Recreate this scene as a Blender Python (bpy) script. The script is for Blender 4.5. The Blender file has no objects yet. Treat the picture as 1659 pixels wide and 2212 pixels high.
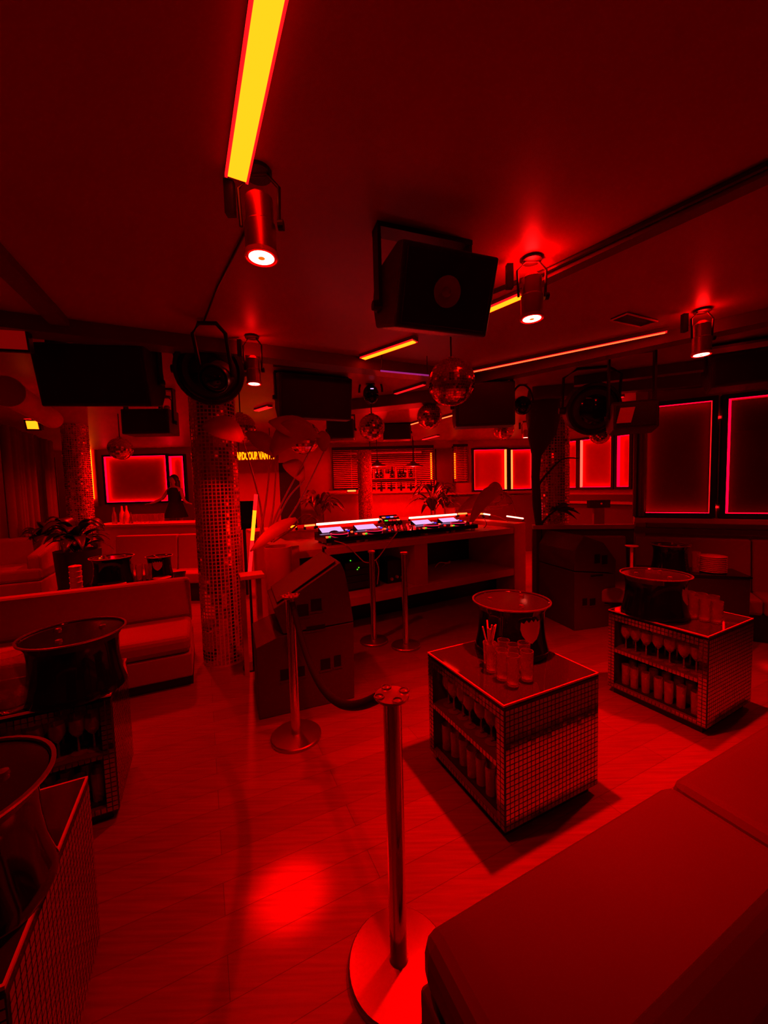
import bpy, bmesh, math, random
from mathutils import Vector, Matrix
random.seed(7)
S = bpy.context.scene
COL = S.collection
PI = math.pi
# ---------------------------------------------------------------- camera
F, H = 830.0, 1.65                                   # focal length in pixels of the 1659 px frame, eye height
pit, rol = math.radians(3.75), math.atan(0.027)
fwd = Vector((0, math.cos(pit), -math.sin(pit)))
up0 = Vector((0, math.sin(pit), math.cos(pit)))
rt = math.cos(rol)*Vector((1, 0, 0)) - math.sin(rol)*up0
up = math.sin(rol)*Vector((1, 0, 0)) + math.cos(rol)*up0
cam = bpy.data.objects.new('camera', bpy.data.cameras.new('camera'))
COL.objects.link(cam)
M = Matrix((rt, up, -fwd)).transposed().to_4x4(); M.translation = (0, 0, H)
cam.matrix_world = M
cam.data.sensor_fit = 'HORIZONTAL'; cam.data.sensor_width = 36; cam.data.lens = 36*F/1659
cam.data.clip_start = 0.05
S.camera = cam
# ---------------------------------------------------------------- world, exposure
w = bpy.data.worlds.new('world'); S.world = w; w.use_nodes = True
w.node_tree.nodes['Background'].inputs[0].default_value = (0.02, 0.0, 0.0, 1)
w.node_tree.nodes['Background'].inputs[1].default_value = 1
S.view_settings.view_transform = 'Standard'; S.view_settings.look = 'None'
S.view_settings.exposure = 0.0; S.view_settings.gamma = 1; S.view_settings.use_curve_mapping = False
LAMP = 1.0      # strength of every spot lamp
LED = 1.0       # strength of every LED strip
RED = (1, .004, .004)

# ---------------------------------------------------------------- measuring: a picture point onto a real plane of the room
def ray(px, py):
    d = fwd*F + rt*(px-829.5) - up*(py-1106); return d/d.y
def Zp(px, py, z=0.0):
    d = ray(px, py); return Vector((0, 0, H)) + d*((z-H)/d.z)
def Yp(px, py, y):
    return Vector((0, 0, H)) + ray(px, py)*y
A = math.radians(25.4)                                # the furniture grid of the club
U = Vector((math.cos(A), math.sin(A), 0)); V = Vector((-math.sin(A), math.cos(A), 0))
def Pl(px, py, o, n):                                 # on a vertical plane through o with normal n
    d = ray(px, py); c = Vector((0, 0, H)); t = (Vector(o)-c).dot(n)/d.dot(n); return c+d*t

# ---------------------------------------------------------------- mesh kit
class MB:
    def __init__(s): s.v = []; s.f = []
    def add(s, vs, fs):
        n = len(s.v); s.v += [tuple(x) for x in vs]; s.f += [tuple(i+n for i in f) for f in fs]; return s
    def box(s, a, b):
        x0, y0, z0 = a; x1, y1, z1 = b
        return s.add([(x0,y0,z0),(x1,y0,z0),(x1,y1,z0),(x0,y1,z0),(x0,y0,z1),(x1,y0,z1),(x1,y1,z1),(x0,y1,z1)],
                     [(0,3,2,1),(4,5,6,7),(0,1,5,4),(1,2,6,5),(2,3,7,6),(3,0,4,7)])
    def lathe(s, prof, n=24, c=(0,0,0), ax=None):
        n0 = len(s.v); vs = []
        q = Vector((0,0,1)).rotation_difference(Vector(ax)) if ax else None
        for r, z in prof:
            for k in range(n):
                a = 2*PI*k/n; p = Vector((r*math.cos(a), r*math.sin(a), z))
                if q: p = q @ p
                vs.append(p+Vector(c))
        fs = []
        for i in range(len(prof)-1):
            for k in range(n):
                k2 = (k+1) % n
                fs.append((i*n+k, i*n+k2, (i+1)*n+k2, (i+1)*n+k))
        cl = prof[0] == prof[-1]
        if prof[0][0] > 1e-5 and not cl: fs.append(tuple(range(n-1, -1, -1)))
        if prof[-1][0] > 1e-5 and not cl: fs.append(tuple((len(prof)-1)*n+k for k in range(n)))
        return s.add(vs, fs)
    def tube(s, path, r, n=8, r2=None):
        P = [Vector(p) for p in path]; vs = []; up_ = Vector((0,0,1))
        m = len(P)
        for i, p in enumerate(P):
            t = (P[min(i+1, m-1)]-P[max(i-1, 0)]).normalized()
            a = t.cross(up_ if abs(t.z) < .95 else Vector((1,0,0))).normalized(); b = t.cross(a)
            rr = r if r2 is None else r+(r2-r)*i/(m-1)
            for k in range(n):
                g = 2*PI*k/n; vs.append(p+a*rr*math.cos(g)+b*rr*math.sin(g))
        fs = [(i*n+k, i*n+(k+1) % n, (i+1)*n+(k+1) % n, (i+1)*n+k) for i in range(m-1) for k in range(n)]
        fs += [tuple(range(n-1, -1, -1)), tuple((m-1)*n+k for k in range(n))]
        return s.add(vs, fs)
    def prism(s, poly, d):                            # closed outline of 3-D points pushed along d
        n = len(poly); P = [Vector(p) for p in poly]; d = Vector(d)
        fs = [tuple(range(n-1, -1, -1)), tuple(range(n, 2*n))]
        fs += [(i, (i+1) % n, n+(i+1) % n, n+i) for i in range(n)]
        return s.add(P+[p+d for p in P], fs)
    def sphere(s, c, r, n=20, m=12, sc=(1,1,1)):
        vs = []; fs = []
        for i in range(m+1):
            t = PI*i/m
            for k in range(n):
                a = 2*PI*k/n
                vs.append((c[0]+r*sc[0]*math.sin(t)*math.cos(a), c[1]+r*sc[1]*math.sin(t)*math.sin(a), c[2]+r*sc[2]*math.cos(t)))
        for i in range(m):
            for k in range(n): fs.append((i*n+k, (i+1)*n+k, (i+1)*n+(k+1) % n, i*n+(k+1) % n))
        return s.add(vs, fs)

def ob(name, mb, mat, parent=None, loc=(0,0,0), rz=0.0, bevel=0, smooth=False, mw=None, solid=0, sub=0):
    me = bpy.data.meshes.new(name); me.from_pydata(mb.v, [], mb.f); me.update()
    bm = bmesh.new(); bm.from_mesh(me); bmesh.ops.recalc_face_normals(bm, faces=bm.faces); bm.to_mesh(me); bm.free()
    o = bpy.data.objects.new(name, me); COL.objects.link(o)
    me.materials.append(mat)
    if mw is not None: o.matrix_world = mw
    else: o.location = loc; o.rotation_euler = (0, 0, rz)
    if parent: o.parent = parent
    if smooth:
        me.polygons.foreach_set('use_smooth', [True]*len(me.polygons))
        try: me.set_sharp_from_angle(angle=math.radians(40))
        except Exception: pass
    if solid:
        m = o.modifiers.new('s', 'SOLIDIFY'); m.thickness = solid
    if bevel:
        m = o.modifiers.new('b', 'BEVEL'); m.width = bevel; m.segments = 3; m.limit_method = 'ANGLE'
    if sub:
        m = o.modifiers.new('u', 'SUBSURF'); m.levels = sub; m.render_levels = sub
    return o
def tag(o, label, cat, group=None, kind=None):
    if label: o['label'] = label
    if cat: o['category'] = cat
    if group: o['group'] = group
    if kind: o['kind'] = kind
    return o
def thing(name, label, cat, loc=(0,0,0), rz=0, group=None, mw=None):
    o = bpy.data.objects.new(name, None); COL.objects.link(o); o.empty_display_size = .1
    if mw is not None: o.matrix_world = mw
    else: o.location = loc; o.rotation_euler = (0, 0, rz)
    return tag(o, label, cat, group)
def struct(name, mb, mat, parent=None, **k):
    o = ob(name, mb, mat, parent, **k)
    if not parent: o['kind'] = 'structure'
    return o
def dup(root, loc=None, rz=None, label=None, group=None):
    def cp(o, par):
        c = o.copy(); COL.objects.link(c)
        if par: c.parent = par
        for ch in list(o.children): cp(ch, c)
        return c
    r = cp(root, None)
    if loc is not None: r.location = loc
    if rz is not None: r.rotation_euler = (0, 0, rz)
    if label: r['label'] = label
    if group: r['group'] = group
    return r
def aim(loc, d, upv=(0,0,1)):                         # local -Y looks along d, local Z up
    d = Vector(d).normalized(); y = -d; x = y.cross(Vector(upv)).normalized(); z = x.cross(y)
    m = Matrix((x, y, z)).transposed().to_4x4(); m.translation = Vector(loc); return m

# ---------------------------------------------------------------- materials (all procedural, tinted by the red room light)
def mat(name, col, rough=.5, metal=0., emit=None, es=1., trans=0., ior=1.45, noise=0, nscale=8, bump=0, bscale=60, spec=.5, coat=0, sheen=0):
    col = (col[0], col[1]*.35, col[2]*.35)  # green and blue cut: the red light is baked into every base colour
    m = bpy.data.materials.new(name); m.use_nodes = True; nt = m.node_tree; b = nt.nodes['Principled BSDF']
    b.inputs['Base Color'].default_value = (*col, 1); b.inputs['Roughness'].default_value = rough
    b.inputs['Metallic'].default_value = metal; b.inputs['IOR'].default_value = ior
    b.inputs['Transmission Weight'].default_value = trans; b.inputs['Specular IOR Level'].default_value = spec
    b.inputs['Specular Tint'].default_value = (1, .12, .12, 1)
    b.inputs['Coat Weight'].default_value = coat
    if sheen:
        b.inputs['Sheen Weight'].default_value = sheen; b.inputs['Sheen Tint'].default_value = (1, .03, .03, 1)
    if emit:
        b.inputs['Emission Color'].default_value = (*emit, 1); b.inputs['Emission Strength'].default_value = es
    tc = nt.nodes.new('ShaderNodeTexCoord')
    if noise:
        n = nt.nodes.new('ShaderNodeTexNoise'); n.inputs['Scale'].default_value = nscale; n.inputs['Detail'].default_value = 4
        nt.links.new(tc.outputs['Object'], n.inputs['Vector'])
        r = nt.nodes.new('ShaderNodeMix'); r.data_type = 'RGBA'
        r.inputs['A'].default_value = (*[c*(1-noise) for c in col], 1); r.inputs['B'].default_value = (*[min(1, c*(1+noise)) for c in col], 1)
        nt.links.new(n.outputs['Fac'], r.inputs['Factor']); nt.links.new(r.outputs['Result'], b.inputs['Base Color'])
    if bump:
        n = nt.nodes.new('ShaderNodeTexNoise'); n.inputs['Scale'].default_value = bscale
        nt.links.new(tc.outputs['Object'], n.inputs['Vector'])
        u = nt.nodes.new('ShaderNodeBump'); u.inputs['Strength'].default_value = bump; u.inputs['Distance'].default_value = .01
        nt.links.new(n.outputs['Fac'], u.inputs['Height']); nt.links.new(u.outputs['Normal'], b.inputs['Normal'])
    return m
def floor_mat():
    m = mat('oiled_oak', (.3,.012,.01), .38); nt = m.node_tree; b = nt.nodes['Principled BSDF']
    tc = nt.nodes.new('ShaderNodeTexCoord'); mp = nt.nodes.new('ShaderNodeMapping'); mp.inputs['Rotation'].default_value = (0, 0, -A)
    nt.links.new(tc.outputs['Object'], mp.inputs['Vector'])
    br = nt.nodes.new('ShaderNodeTexBrick'); br.inputs['Scale'].default_value = 1
    br.inputs['Brick Width'].default_value = 1.2; br.inputs['Row Height'].default_value = .14; br.inputs['Mortar Size'].default_value = .0015
    br.inputs['Color1'].default_value = (.27,.003,.003,1); br.inputs['Color2'].default_value = (.21,.003,.002,1); br.inputs['Mortar'].default_value = (.12,.004,.004,1)
    nt.links.new(mp.outputs['Vector'], br.inputs['Vector'])
    ms = nt.nodes.new('ShaderNodeMapping'); ms.inputs['Rotation'].default_value = (0, 0, -A); ms.inputs['Scale'].default_value = (1.2, 22, 1)
    nt.links.new(tc.outputs['Object'], ms.inputs['Vector'])
    n = nt.nodes.new('ShaderNodeTexNoise'); n.inputs['Scale'].default_value = 3; n.inputs['Detail'].default_value = 6
    nt.links.new(ms.outputs['Vector'], n.inputs['Vector'])
    cr = nt.nodes.new('ShaderNodeMapRange'); cr.inputs['From Min'].default_value = .3; cr.inputs['From Max'].default_value = .7
    cr.inputs['To Min'].default_value = .75; cr.inputs['To Max'].default_value = 1.15
    nt.links.new(n.outputs['Fac'], cr.inputs['Value'])
    mx = nt.nodes.new('ShaderNodeMix'); mx.data_type = 'RGBA'; mx.blend_type = 'MULTIPLY'; mx.inputs['Factor'].default_value = 1
    nt.links.new(br.outputs['Color'], mx.inputs['A']); nt.links.new(cr.outputs['Result'], mx.inputs['B'])
    nt.links.new(mx.outputs['Result'], b.inputs['Base Color'])
    u = nt.nodes.new('ShaderNodeBump'); u.inputs['Strength'].default_value = .12; u.inputs['Distance'].default_value = .004
    nt.links.new(n.outputs['Fac'], u.inputs['Height']); nt.links.new(u.outputs['Normal'], b.inputs['Normal'])
    return m
M_floor = floor_mat()
M_ceil = mat('painted_ceiling', (.44,.014,.012), .42, noise=.25, nscale=1.2, spec=.4)
M_wall = mat('painted_wall', (.60,.014,.010), .6, noise=.2, nscale=2)
M_beam = mat('beam_paint', (.14,.004,.004), .5)
M_black = mat('black_paint', (.015,.001,.001), .45, noise=.3)
M_blackg = mat('black_gloss', (.006,.0008,.0008), .08, spec=.4)
M_cab = mat('speaker_paint', (.09,.003,.003), .55, bump=.25, bscale=220)
M_cabd = mat('dark_cabinet', (.035,.0015,.0015), .5, bump=.25, bscale=220)
M_hole = mat('port_black', (.004,.0004,.0004), .7)
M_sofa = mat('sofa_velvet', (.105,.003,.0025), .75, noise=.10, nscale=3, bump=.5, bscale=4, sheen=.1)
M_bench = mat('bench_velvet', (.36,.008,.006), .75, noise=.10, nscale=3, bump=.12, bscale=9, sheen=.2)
M_chrome = mat('brushed_metal', (.75,.035,.035), .34, metal=1, bump=.05, bscale=30)
M_post = mat('polished_post', (.80,.035,.035), .14, metal=1)
M_base = mat('scuffed_base_plate', (.45,.03,.03), .38, metal=1, noise=.15, nscale=12)
M_chromed = mat('dull_metal', (.55,.02,.02), .4, metal=1)
M_mirror = mat('mirror_tile', (.85,.05,.06), .12, metal=1)
M_grout = mat('tile_grout', (.75,.012,.010), .5)
M_groutd = mat('dark_grout', (.10,.003,.003), .5)
M_mirrorb = mat('box_tile', (.50,.03,.03), .10, metal=1)
M_top = mat('mirror_top', (.22,.010,.010), .05, metal=.85)
M_edge = mat('glass_edge', (.85,.03,.04), .25)
M_glass = mat('clear_glass', (1,.12,.12), .05, trans=.85, ior=1.4)
M_glassc = mat('cut_glass', (1,.10,.12), .12, trans=.90, ior=1.4, bump=.6, bscale=90)
M_rope = mat('velvet_rope', (.006,.0006,.0006), .85)
M_white = mat('white_plastic', (.85,.03,.03), .4)
M_paper = mat('white_card', (.95,.03,.03), .5)
M_wood = mat('booth_wood', (.60,.018,.012), .5, noise=.15, nscale=5)
M_leafp = mat('paper_leaf', (.55,.018,.014), .5, noise=.2, nscale=4)
M_leaf = mat('leaf_green', (.20,.008,.006), .35, noise=.3, nscale=5)
M_leafd = mat('dark_leaf', (.05,.003,.003), .35, noise=.4)
M_stem = mat('leaf_stalk', (.35,.012,.010), .4)
M_bark = mat('bark', (.05,.003,.003), .8, bump=.6, bscale=30)
M_curt = mat('curtain', (.22,.006,.005), .8, noise=.15)
M_shade = mat('roller_shade', (.85,.008,.010), .75, noise=.12, nscale=3)
M_slat = mat('blind_slat', (.85,.03,.03), .4)
M_pane = mat('night_glass', (.05,.002,.003), .04, spec=1.0, coat=1)
M_skin = mat('skin', (.55,.04,.03), .5)
M_hair = mat('hair', (.04,.003,.003), .4)
M_cloth = mat('black_cloth', (.008,.001,.001), .85)
M_stk = mat('poster_print', (.35,.012,.010), .6, noise=.8, nscale=14)
def em(name, col, s, k=None):
    return mat(name, (.02,.001,.001), .4, emit=col, es=s)
L_yel = em('led_tube_yellow', (1, .085, .0015), 8*LED)
L_org = em('led_tube_orange', (1, .042, .010), 6*LED)
L_red = em('led_tube_red', (1, .004, .006), 2.2*LED)
L_pink = em('led_strip_pink', (1, .0, .009), 7.0*LED)
L_coral = em('led_strip_coral', (1, .05, .03), 4.0*LED)
L_pinky = em('led_strip_peach', (1, .10, .018), 5.0*LED)
L_white = em('led_tube_white', (1, .16, .10), 12*LED)
L_lens = em('lamp_lens', (1, .10, .06), 40)
L_chip = em('lamp_chip', (1, .07, .002), 2.2)
L_text = em('ticker_dots', (1, .20, .001), 3)
L_screen = em('deck_screen', (.55, .30, .60), 1.6)
L_screenr = em('deck_glow', (1, .01, .06), 1.6)
L_green = em('status_green', (.10, .9, .02), 1.2)
L_blue = em('status_blue', (.03, .03, .9), 1.4)
L_purple = em('purple_led', (.40, .02, .22), .8)
L_tv = em('wall_screen_glow', (1, .004, .003), .16)

# ================================================================ THE SETTING
CZ = 2.8
struct('floor', MB().box((-11,-3.2,-.1), (8,12,0)), M_floor)
struct('ceiling', MB().box((-11,-3.2,CZ), (8,12,CZ+.1)), M_ceil)
def wallseg(name, a, b, z0, z1, m, th=.12, parent=None):
    a = Vector((a[0], a[1], 0)); b = Vector((b[0], b[1], 0)); d = (b-a).normalized(); n = Vector((d.y, -d.x, 0))
    mb = MB().prism([a+Vector((0,0,z0)), b+Vector((0,0,z0)), b+Vector((0,0,z1)), a+Vector((0,0,z1))], -n*th)
    return struct(name, mb, m, parent)
KB = .95/.75                                          # back windows: tops at 2.6
def T(p): return (p[0], p[1])
w1a, w1b = Zp(1375,882,2.5), Zp(1659,850,2.5)
d1 = Vector((.868,-.497,0)); o1 = Vector((3.05,4.67,0))
wallseg('wall_right', T(o1-d1*.0), T(o1+d1*5.5), 0, CZ, M_wall)
wallseg('wall_right_return', (5.0,6.5), T(o1), 0, CZ, M_wall)
wallseg('wall_right_far', (4.2,9.05), (5.35,7.35), 0, CZ, M_wall)
wallseg('wall_right_corner', (5.35,7.35), (5.0,6.5), 0, CZ, M_wall)
wallseg('wall_back', (-9.6,9.95), (4.2,10.25), 0, CZ, M_wall)
wallseg('wall_back_corner', (4.2,10.25), (4.2,9.05), 0, CZ, M_wall)
wallseg('wall_left', (-5.2,-3), (-9.6,9.95), 0, CZ, M_wall)
wallseg('wall_front', (8,-3), (-5.2,-3), 0, CZ, M_wall)
wallseg('wall_right_near', T(o1+d1*5.5), (8,-3), 0, CZ, M_wall)

# ceiling beams seen as dark bands
def beam(name, pa, pb, wd=.12, dp=.10, m=None, z=CZ):
    a = Zp(*pa, z); b = Zp(*pb, z); d = (b-a).normalized(); n = Vector((d.y, -d.x, 0))
    a.z = b.z = CZ-.001
    mb = MB().prism([a, a-n*wd, a-n*wd-Vector((0,0,dp)), a-Vector((0,0,dp))], b-a)
    return struct(name, mb, m or M_beam)
beam('trim_1', (-60,662), (560,742), .16, .10)
beam('trim_2', (560,742), (1010,800), .16, .10)
beam('trim_3', (1000,815), (1700,655), .14, .09)
beam('trim_4', (-20,500), (150,690), .10, .05)
beam('trim_5', (1240,812), (1560,770), .10, .10)
beam('trim_6', (1150,835), (1560,800), .12, .14)
beam('trim_7', (1150,600), (1680,342), .07, .04)
beam('trim_8', (700,868), (1100,822), .3, .14)

# ---------------------------------------------------------------- windows
wn = [0]
def window(pa, pb, zb, zt, pane, mats, wid):
    """pa, pb: plan ends on the wall; a recessed pane, dark frame, LED strips round the inside"""
    wn[0] += 1
    a = Vector((pa[0], pa[1], 0)); b = Vector((pb[0], pb[1], 0)); L = (b-a).length; ang = math.atan2((b-a).y, (b-a).x)
    root = bpy.data.objects.new('window_%d' % wn[0], None); COL.objects.link(root); root.location = a; root.rotation_euler = (0,0,ang)
    root['kind'] = 'structure'
    t = .05
    fr = MB()
    for x0, x1, z0, z1 in ((-t,0,zb-t,zt+t),(L,L+t,zb-t,zt+t),(0,L,zb-t,zb),(0,L,zt,zt+t)): fr.box((x0,-.10,z0),(x1,-.002,z1))
    ob('window_frame', fr, M_black, root)
    ob('window_pane', MB().box((0,-.03,zb),(L,-.012,zt)), pane, root)
    lm, rm, tm = mats; lw, rw, tw = wid
    for bx, m in ((((0,-.085,zb),(lw,-.06,zt)), lm), (((L-rw,-.085,zb),(L,-.06,zt)), rm),
                  (((lw,-.085,zt-tw),(L-rw,-.06,zt)), tm), (((lw,-.085,zb),(L-rw,-.06,zb+tw)), tm)):
        ob('led_strip', MB().box(*bx), m, root)
    return root
nrm1 = Vector((d1.y, -d1.x, 0))
def on1(px, py):                                      # wall_right plane, just inside
    return Pl(px, py, o1, nrm1)
M_shade2 = mat('heavy_shade', (.14,.005,.005), .7, noise=.15, nscale=3)
for xa, xb, pane in ((1383,1535,M_shade2), (1568,1790,M_pane)):
    a = on1(xa, 900); b = on1(xb, 860); window(a, b, 1.26, 2.49, pane, (L_pink, L_red, L_pink), (.024, .003, .005))
fo = Vector((4.27,8.94,0)); fd = Vector((5.35-4.2, 7.35-9.05, 0)).normalized(); fnrm = Vector((fd.y, -fd.x, 0))
for xa, xb, lm_ in ((1228,1249,L_red), (1258,1325,L_coral), (1338,1364,L_pink)):
    a = Pl(xa, 950, Vector((4.2,9.05,0)), fnrm); b = Pl(xb, 950, Vector((4.2,9.05,0)), fnrm)
    window(a, b, 1.52, 2.56, M_shade, (lm_, L_red, L_pink), (.045, .010, .014))
bo = Vector((-7.2,10.0,0)); bd = Vector((11.4,.25,0)).normalized(); bn = Vector((bd.y,-bd.x,0))
def onb(px, py): return Pl(px, py, bo, bn)
for xa, xb, zb, mt_, wd_ in ((230,362,1.44,(L_pink,L_pink,L_pink),(.03,.03,.014)), (369,399,1.44,(L_pink,L_pink,L_pink),(.05,.03,.025)),
                            (1022,1092,1.50,(L_red,L_pinky,L_pink),(.02,.05,.014)), (1101,1145,1.50,(L_pinky,L_red,L_pink),(.05,.02,.014))):
    window(onb(xa,1000), onb(xb,1000), zb, onb((xa+xb)/2, 972 if xa > 900 else 986).z, M_shade, mt_, wd_)
def blinds(xa, xb, ya, yb, label):
    a = onb(xa, ya); b = onb(xb, yb); L = (b-a).xy.length
    root = thing('venetian_blind', label, 'blind', (a.x, a.y-.14, 0), math.atan2(b.y-a.y, b.x-a.x), None)
    z0 = b.z if b.z < a.z else a.z; z1 = max(a.z, b.z); n = 20
    for k in range(n):
        z = z0+(z1-z0)*(k+.5)/n
        mb = MB().prism([(0,-.016,z-.012),(0,.006,z+.012),(0,.009,z+.012),(0,-.013,z-.012)], (L,0,0))
        ob('slat', mb, M_slat, root)
    wn[0] += 1
    wp = struct('window_%d' % wn[0], MB().box((-.03,.10,z0-.02),(L+.03,.13,z1+.02)), M_pane)
    wp.location = root.location; wp.rotation_euler = root.rotation_euler
    ob('head_rail', MB().box((-.02,-.03,z1),(L+.02,.03,z1+.06)), M_black, root)
    ob('ladder_cord', MB().box((L*.18,-.018,z0),(L*.18+.008,-.014,z1)), M_white, root)
    ob('ladder_cord', MB().box((L*.82,-.018,z0),(L*.82+.008,-.014,z1)), M_white, root)
blinds(720, 935, 973, 1050, 'wide venetian blind with bright slats behind the bottle shelf')
blinds(978, 1007, 966, 1040, 'narrow venetian blind beside the back corner windows')
# LEDs behind the blinds (glow between the slats)
for xa, lab in ((931, 'upright light tube glowing at the right end of the wide blind'), (982, 'upright light tube glowing behind the narrow blind')):
    p = onb(xa, 1010)
    tag(ob('light_tube', MB().tube([(p.x,p.y-.05,1.8),(p.x,p.y-.05,2.5)], .018), L_yel), lab, 'light')
p = onb(820, 1010)  # red tube added to make the slats glow
tag(ob('light_tube', MB().tube([(p.x-1.1,p.y-.05,2.52),(p.x+1.1,p.y-.05,2.52)], .015), L_red), 'long red light tube added behind the top of the wide blind', 'light')

for nm, z, o_ in (('trim_13', 1.40, .14), ('trim_14', 1.22, .30)):
    fa = Vector((4.2,9.05,0)); fb = Vector((5.35,7.35,0))
    struct(nm, MB().prism([fa+Vector((0,0,z)), fa+fnrm*o_+Vector((0,0,z)), fa+fnrm*o_+Vector((0,0,z-.05)), fa+Vector((0,0,z-.05))], fb-fa), M_wood)
struct('trim_15', MB().box((1.4,9.85,1.40),(4.1,10.1,1.45)), M_wood)
struct('trim_16', MB().box((1.4,9.2,0),(4.0,9.3,1.36)), M_beam)
struct('trim_17', MB().prism([fa+fnrm*.10, fa+fnrm*.16, fa+fnrm*.16+Vector((0,0,1.36)), fa+fnrm*.10+Vector((0,0,1.36))], fb-fa), M_beam)
# ---------------------------------------------------------------- right sill ledge and benches
def slab(name, pts, z0, z1, m, parent=None, **k):
    return ob(name, MB().prism([(p[0], p[1], z0) for p in pts], (0,0,z1-z0)), m, parent, **k)
ld = MB()
for z, t in ((1.20,.05),):
    ld.prism([o1+nrm1*.16+Vector((0,0,z)), o1+Vector((0,0,z)), o1+Vector((0,0,z-t)), o1+nrm1*.16+Vector((0,0,z-t))], d1*4.6)
struct('trim_9', ld, M_wood)
ld = MB().prism([o1+nrm1*.07+Vector((0,0,1.08)), o1+Vector((0,0,1.08)), o1+Vector((0,0,1.02)), o1+nrm1*.07+Vector((0,0,1.02))], d1*4.6)
struct('trim_10', ld, M_beam)
# half-height parapet running left from the corner
pc = Vector((o1.x, o1.y, 0)); pl = Vector((1.9, 4.90, 0))
pd = (pl-pc).normalized(); pn = Vector((-pd.y, pd.x, 0)); pn = pn if pn.y < 0 else -pn
struct('wall_parapet', MB().prism([pc, pl, pl-pn*.05, pc-pn*.05], (0,0,1.06)), M_beam)
struct('trim_11', MB().prism([pc+pn*.04+Vector((0,0,1.06)), pl+pn*.04+Vector((0,0,1.06)), pl-pn*.06+Vector((0,0,1.06)), pc-pn*.06+Vector((0,0,1.06))], (0,0,.05)), M_wood)
# corner bench: backs and seats along both walls
def bench(label, o, d, n, L, parts):
    r = thing('bench_sofa', label, 'sofa', (0,0,0))
    for i in range(parts):
        a = o+d*(L*i/parts+.006); l = L/parts-.012
        ob('backrest', MB().prism([a+Vector((0,0,.42)), a+Vector((0,0,.98)), a+n*.09+Vector((0,0,.98)), a+n*.15+Vector((0,0,.42))], d*l), M_bench, r, bevel=.02)
        ob('seat_cushion', MB().prism([a+n*.05+Vector((0,0,.28)), a+n*.05+Vector((0,0,.44)), a+n*.52+Vector((0,0,.44)), a+n*.52+Vector((0,0,.28))], d*l), M_bench, r, bevel=.03)
    ob('base', MB().prism([o+n*.02, o+n*.02+Vector((0,0,.28)), o+n*.46+Vector((0,0,.28)), o+n*.46], d*L), M_black, r)
    return r
bench('corner bench sofa with piped back under the window wall', o1+nrm1*.02+d1*.0, d1, nrm1, 4.2, 4)
bench('bench sofa against the low parapet behind the right speaker stack', pc+pn*.02+pd*.12, pd, pn, .52, 1)

# ---------------------------------------------------------------- mirror mosaic
def mosaic_flat(w, h, t, jit=.005, gap=.0022):
    """tiles in the local xz plane, facing -y, each tilted a little"""
    mb = MB(); nx = max(1, round(w/t)); nz = max(1, round(h/t)); tx, tz = w/nx, h/nz
    for i in range(nx):
        for k in range(nz):
            x, z = i*tx, k*tz; a, b = random.gauss(0, jit), random.gauss(0, jit)
            q = [(x+gap, z+gap), (x+tx-gap, z+gap), (x+tx-gap, z+tz-gap), (x+gap, z+tz-gap)]
            mb.add([(p[0], -.003+a*(p[0]-x-tx/2)+b*(p[1]-z-tz/2), p[1]) for p in q], [(0,1,2,3)])
    return mb
def mosaic_col(r, z0, z1, t, jit, gap=.0055):
    mb = MB(); n = round(2*PI*r/t); m = round((z1-z0)/t); dz = (z1-z0)/m
    for i in range(n):
        g0, g1 = 2*PI*i/n+gap/r, 2*PI*(i+1)/n-gap/r
        for k in range(m):
            a, b = random.gauss(0, jit), random.gauss(0, jit); z = z0+k*dz
            def P(g, zz, s, q):
                rr = r+.003+a*s*t/2+b*q*t/2; return (rr*math.cos(g), rr*math.sin(g), zz)
            mb.add([P(g0,z+gap,-1,-1), P(g1,z+gap,1,-1), P(g1,z+dz-gap,1,1), P(g0,z+dz-gap,-1,1)], [(0,1,2,3)])
    return mb
def column(x, y, r, label, z1, t=.027, jit=.09):
    root = thing('mirrored_column', label, 'column', (x, y, 0))
    ob('core', MB().lathe([(r,0),(r,z1)], 48), M_grout, root, smooth=True)
    ob('mirror_tiles', mosaic_col(r, .02, z1, t, jit), M_mirror, root)
    return root
column(-1.60, 3.70, .20, 'tall mirror mosaic column at the end of the left sofa', CZ, .034, .025)
column(2.27, 5.15, .20, 'mirror mosaic column behind the right speaker stack', CZ, .035, .035)
c3 = onb(787,1000)*.83; column(c3.x, c3.y, .155, 'slim mirror mosaic column in front of the bottle shelf', 2.45, .03)
c4 = Yp(170,1040,6.4); column(c4.x, 6.4, .18, 'mirror mosaic column beside the left curtain', CZ, .035)

# ---------------------------------------------------------------- mirrored box tables
GT = {}
ORD = ['first','second','third','fourth','fifth','sixth','seventh','eighth','ninth','tenth','eleventh','twelfth','thirteenth','fourteenth','fifteenth','sixteenth']
def tumbler_mb(r=.032, h=.15, t=.003):
    return MB().lathe([(r*.86,0),(r,h),(r-t,h),(r*.86-t,.012),(0.0001,.012)], 20)
def tumbler(p, label, group, h=.15, r=.032, m=None, name='tumbler'):
    key = (h, r, m.name if m else '')
    if key not in GT:
        o = ob(name, tumbler_mb(r, h), m or M_glassc, smooth=True); GT[key] = o
    else:
        o = GT[key].copy(); COL.objects.link(o)
    o.location = p; tag(o, label, 'glass', group); return o
def wineglass(p, label, group, s=1.0):
    if 'wine' not in GT:
        GT['wine'] = ob('wine_glass', MB().lathe([(.033,0),(.033,.003),(.005,.008),(.004,.08),(.022,.10),(.036,.13),(.033,.18),(.031,.18),(.033,.13),(.02,.103),(.0001,.096)], 18), M_glass, smooth=True); o = GT['wine']
    else: o = GT['wine'].copy(); COL.objects.link(o)
    o.location = p; o.scale = (s,s,s); tag(o, label, 'glass', group); return o
TH = .656
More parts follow.
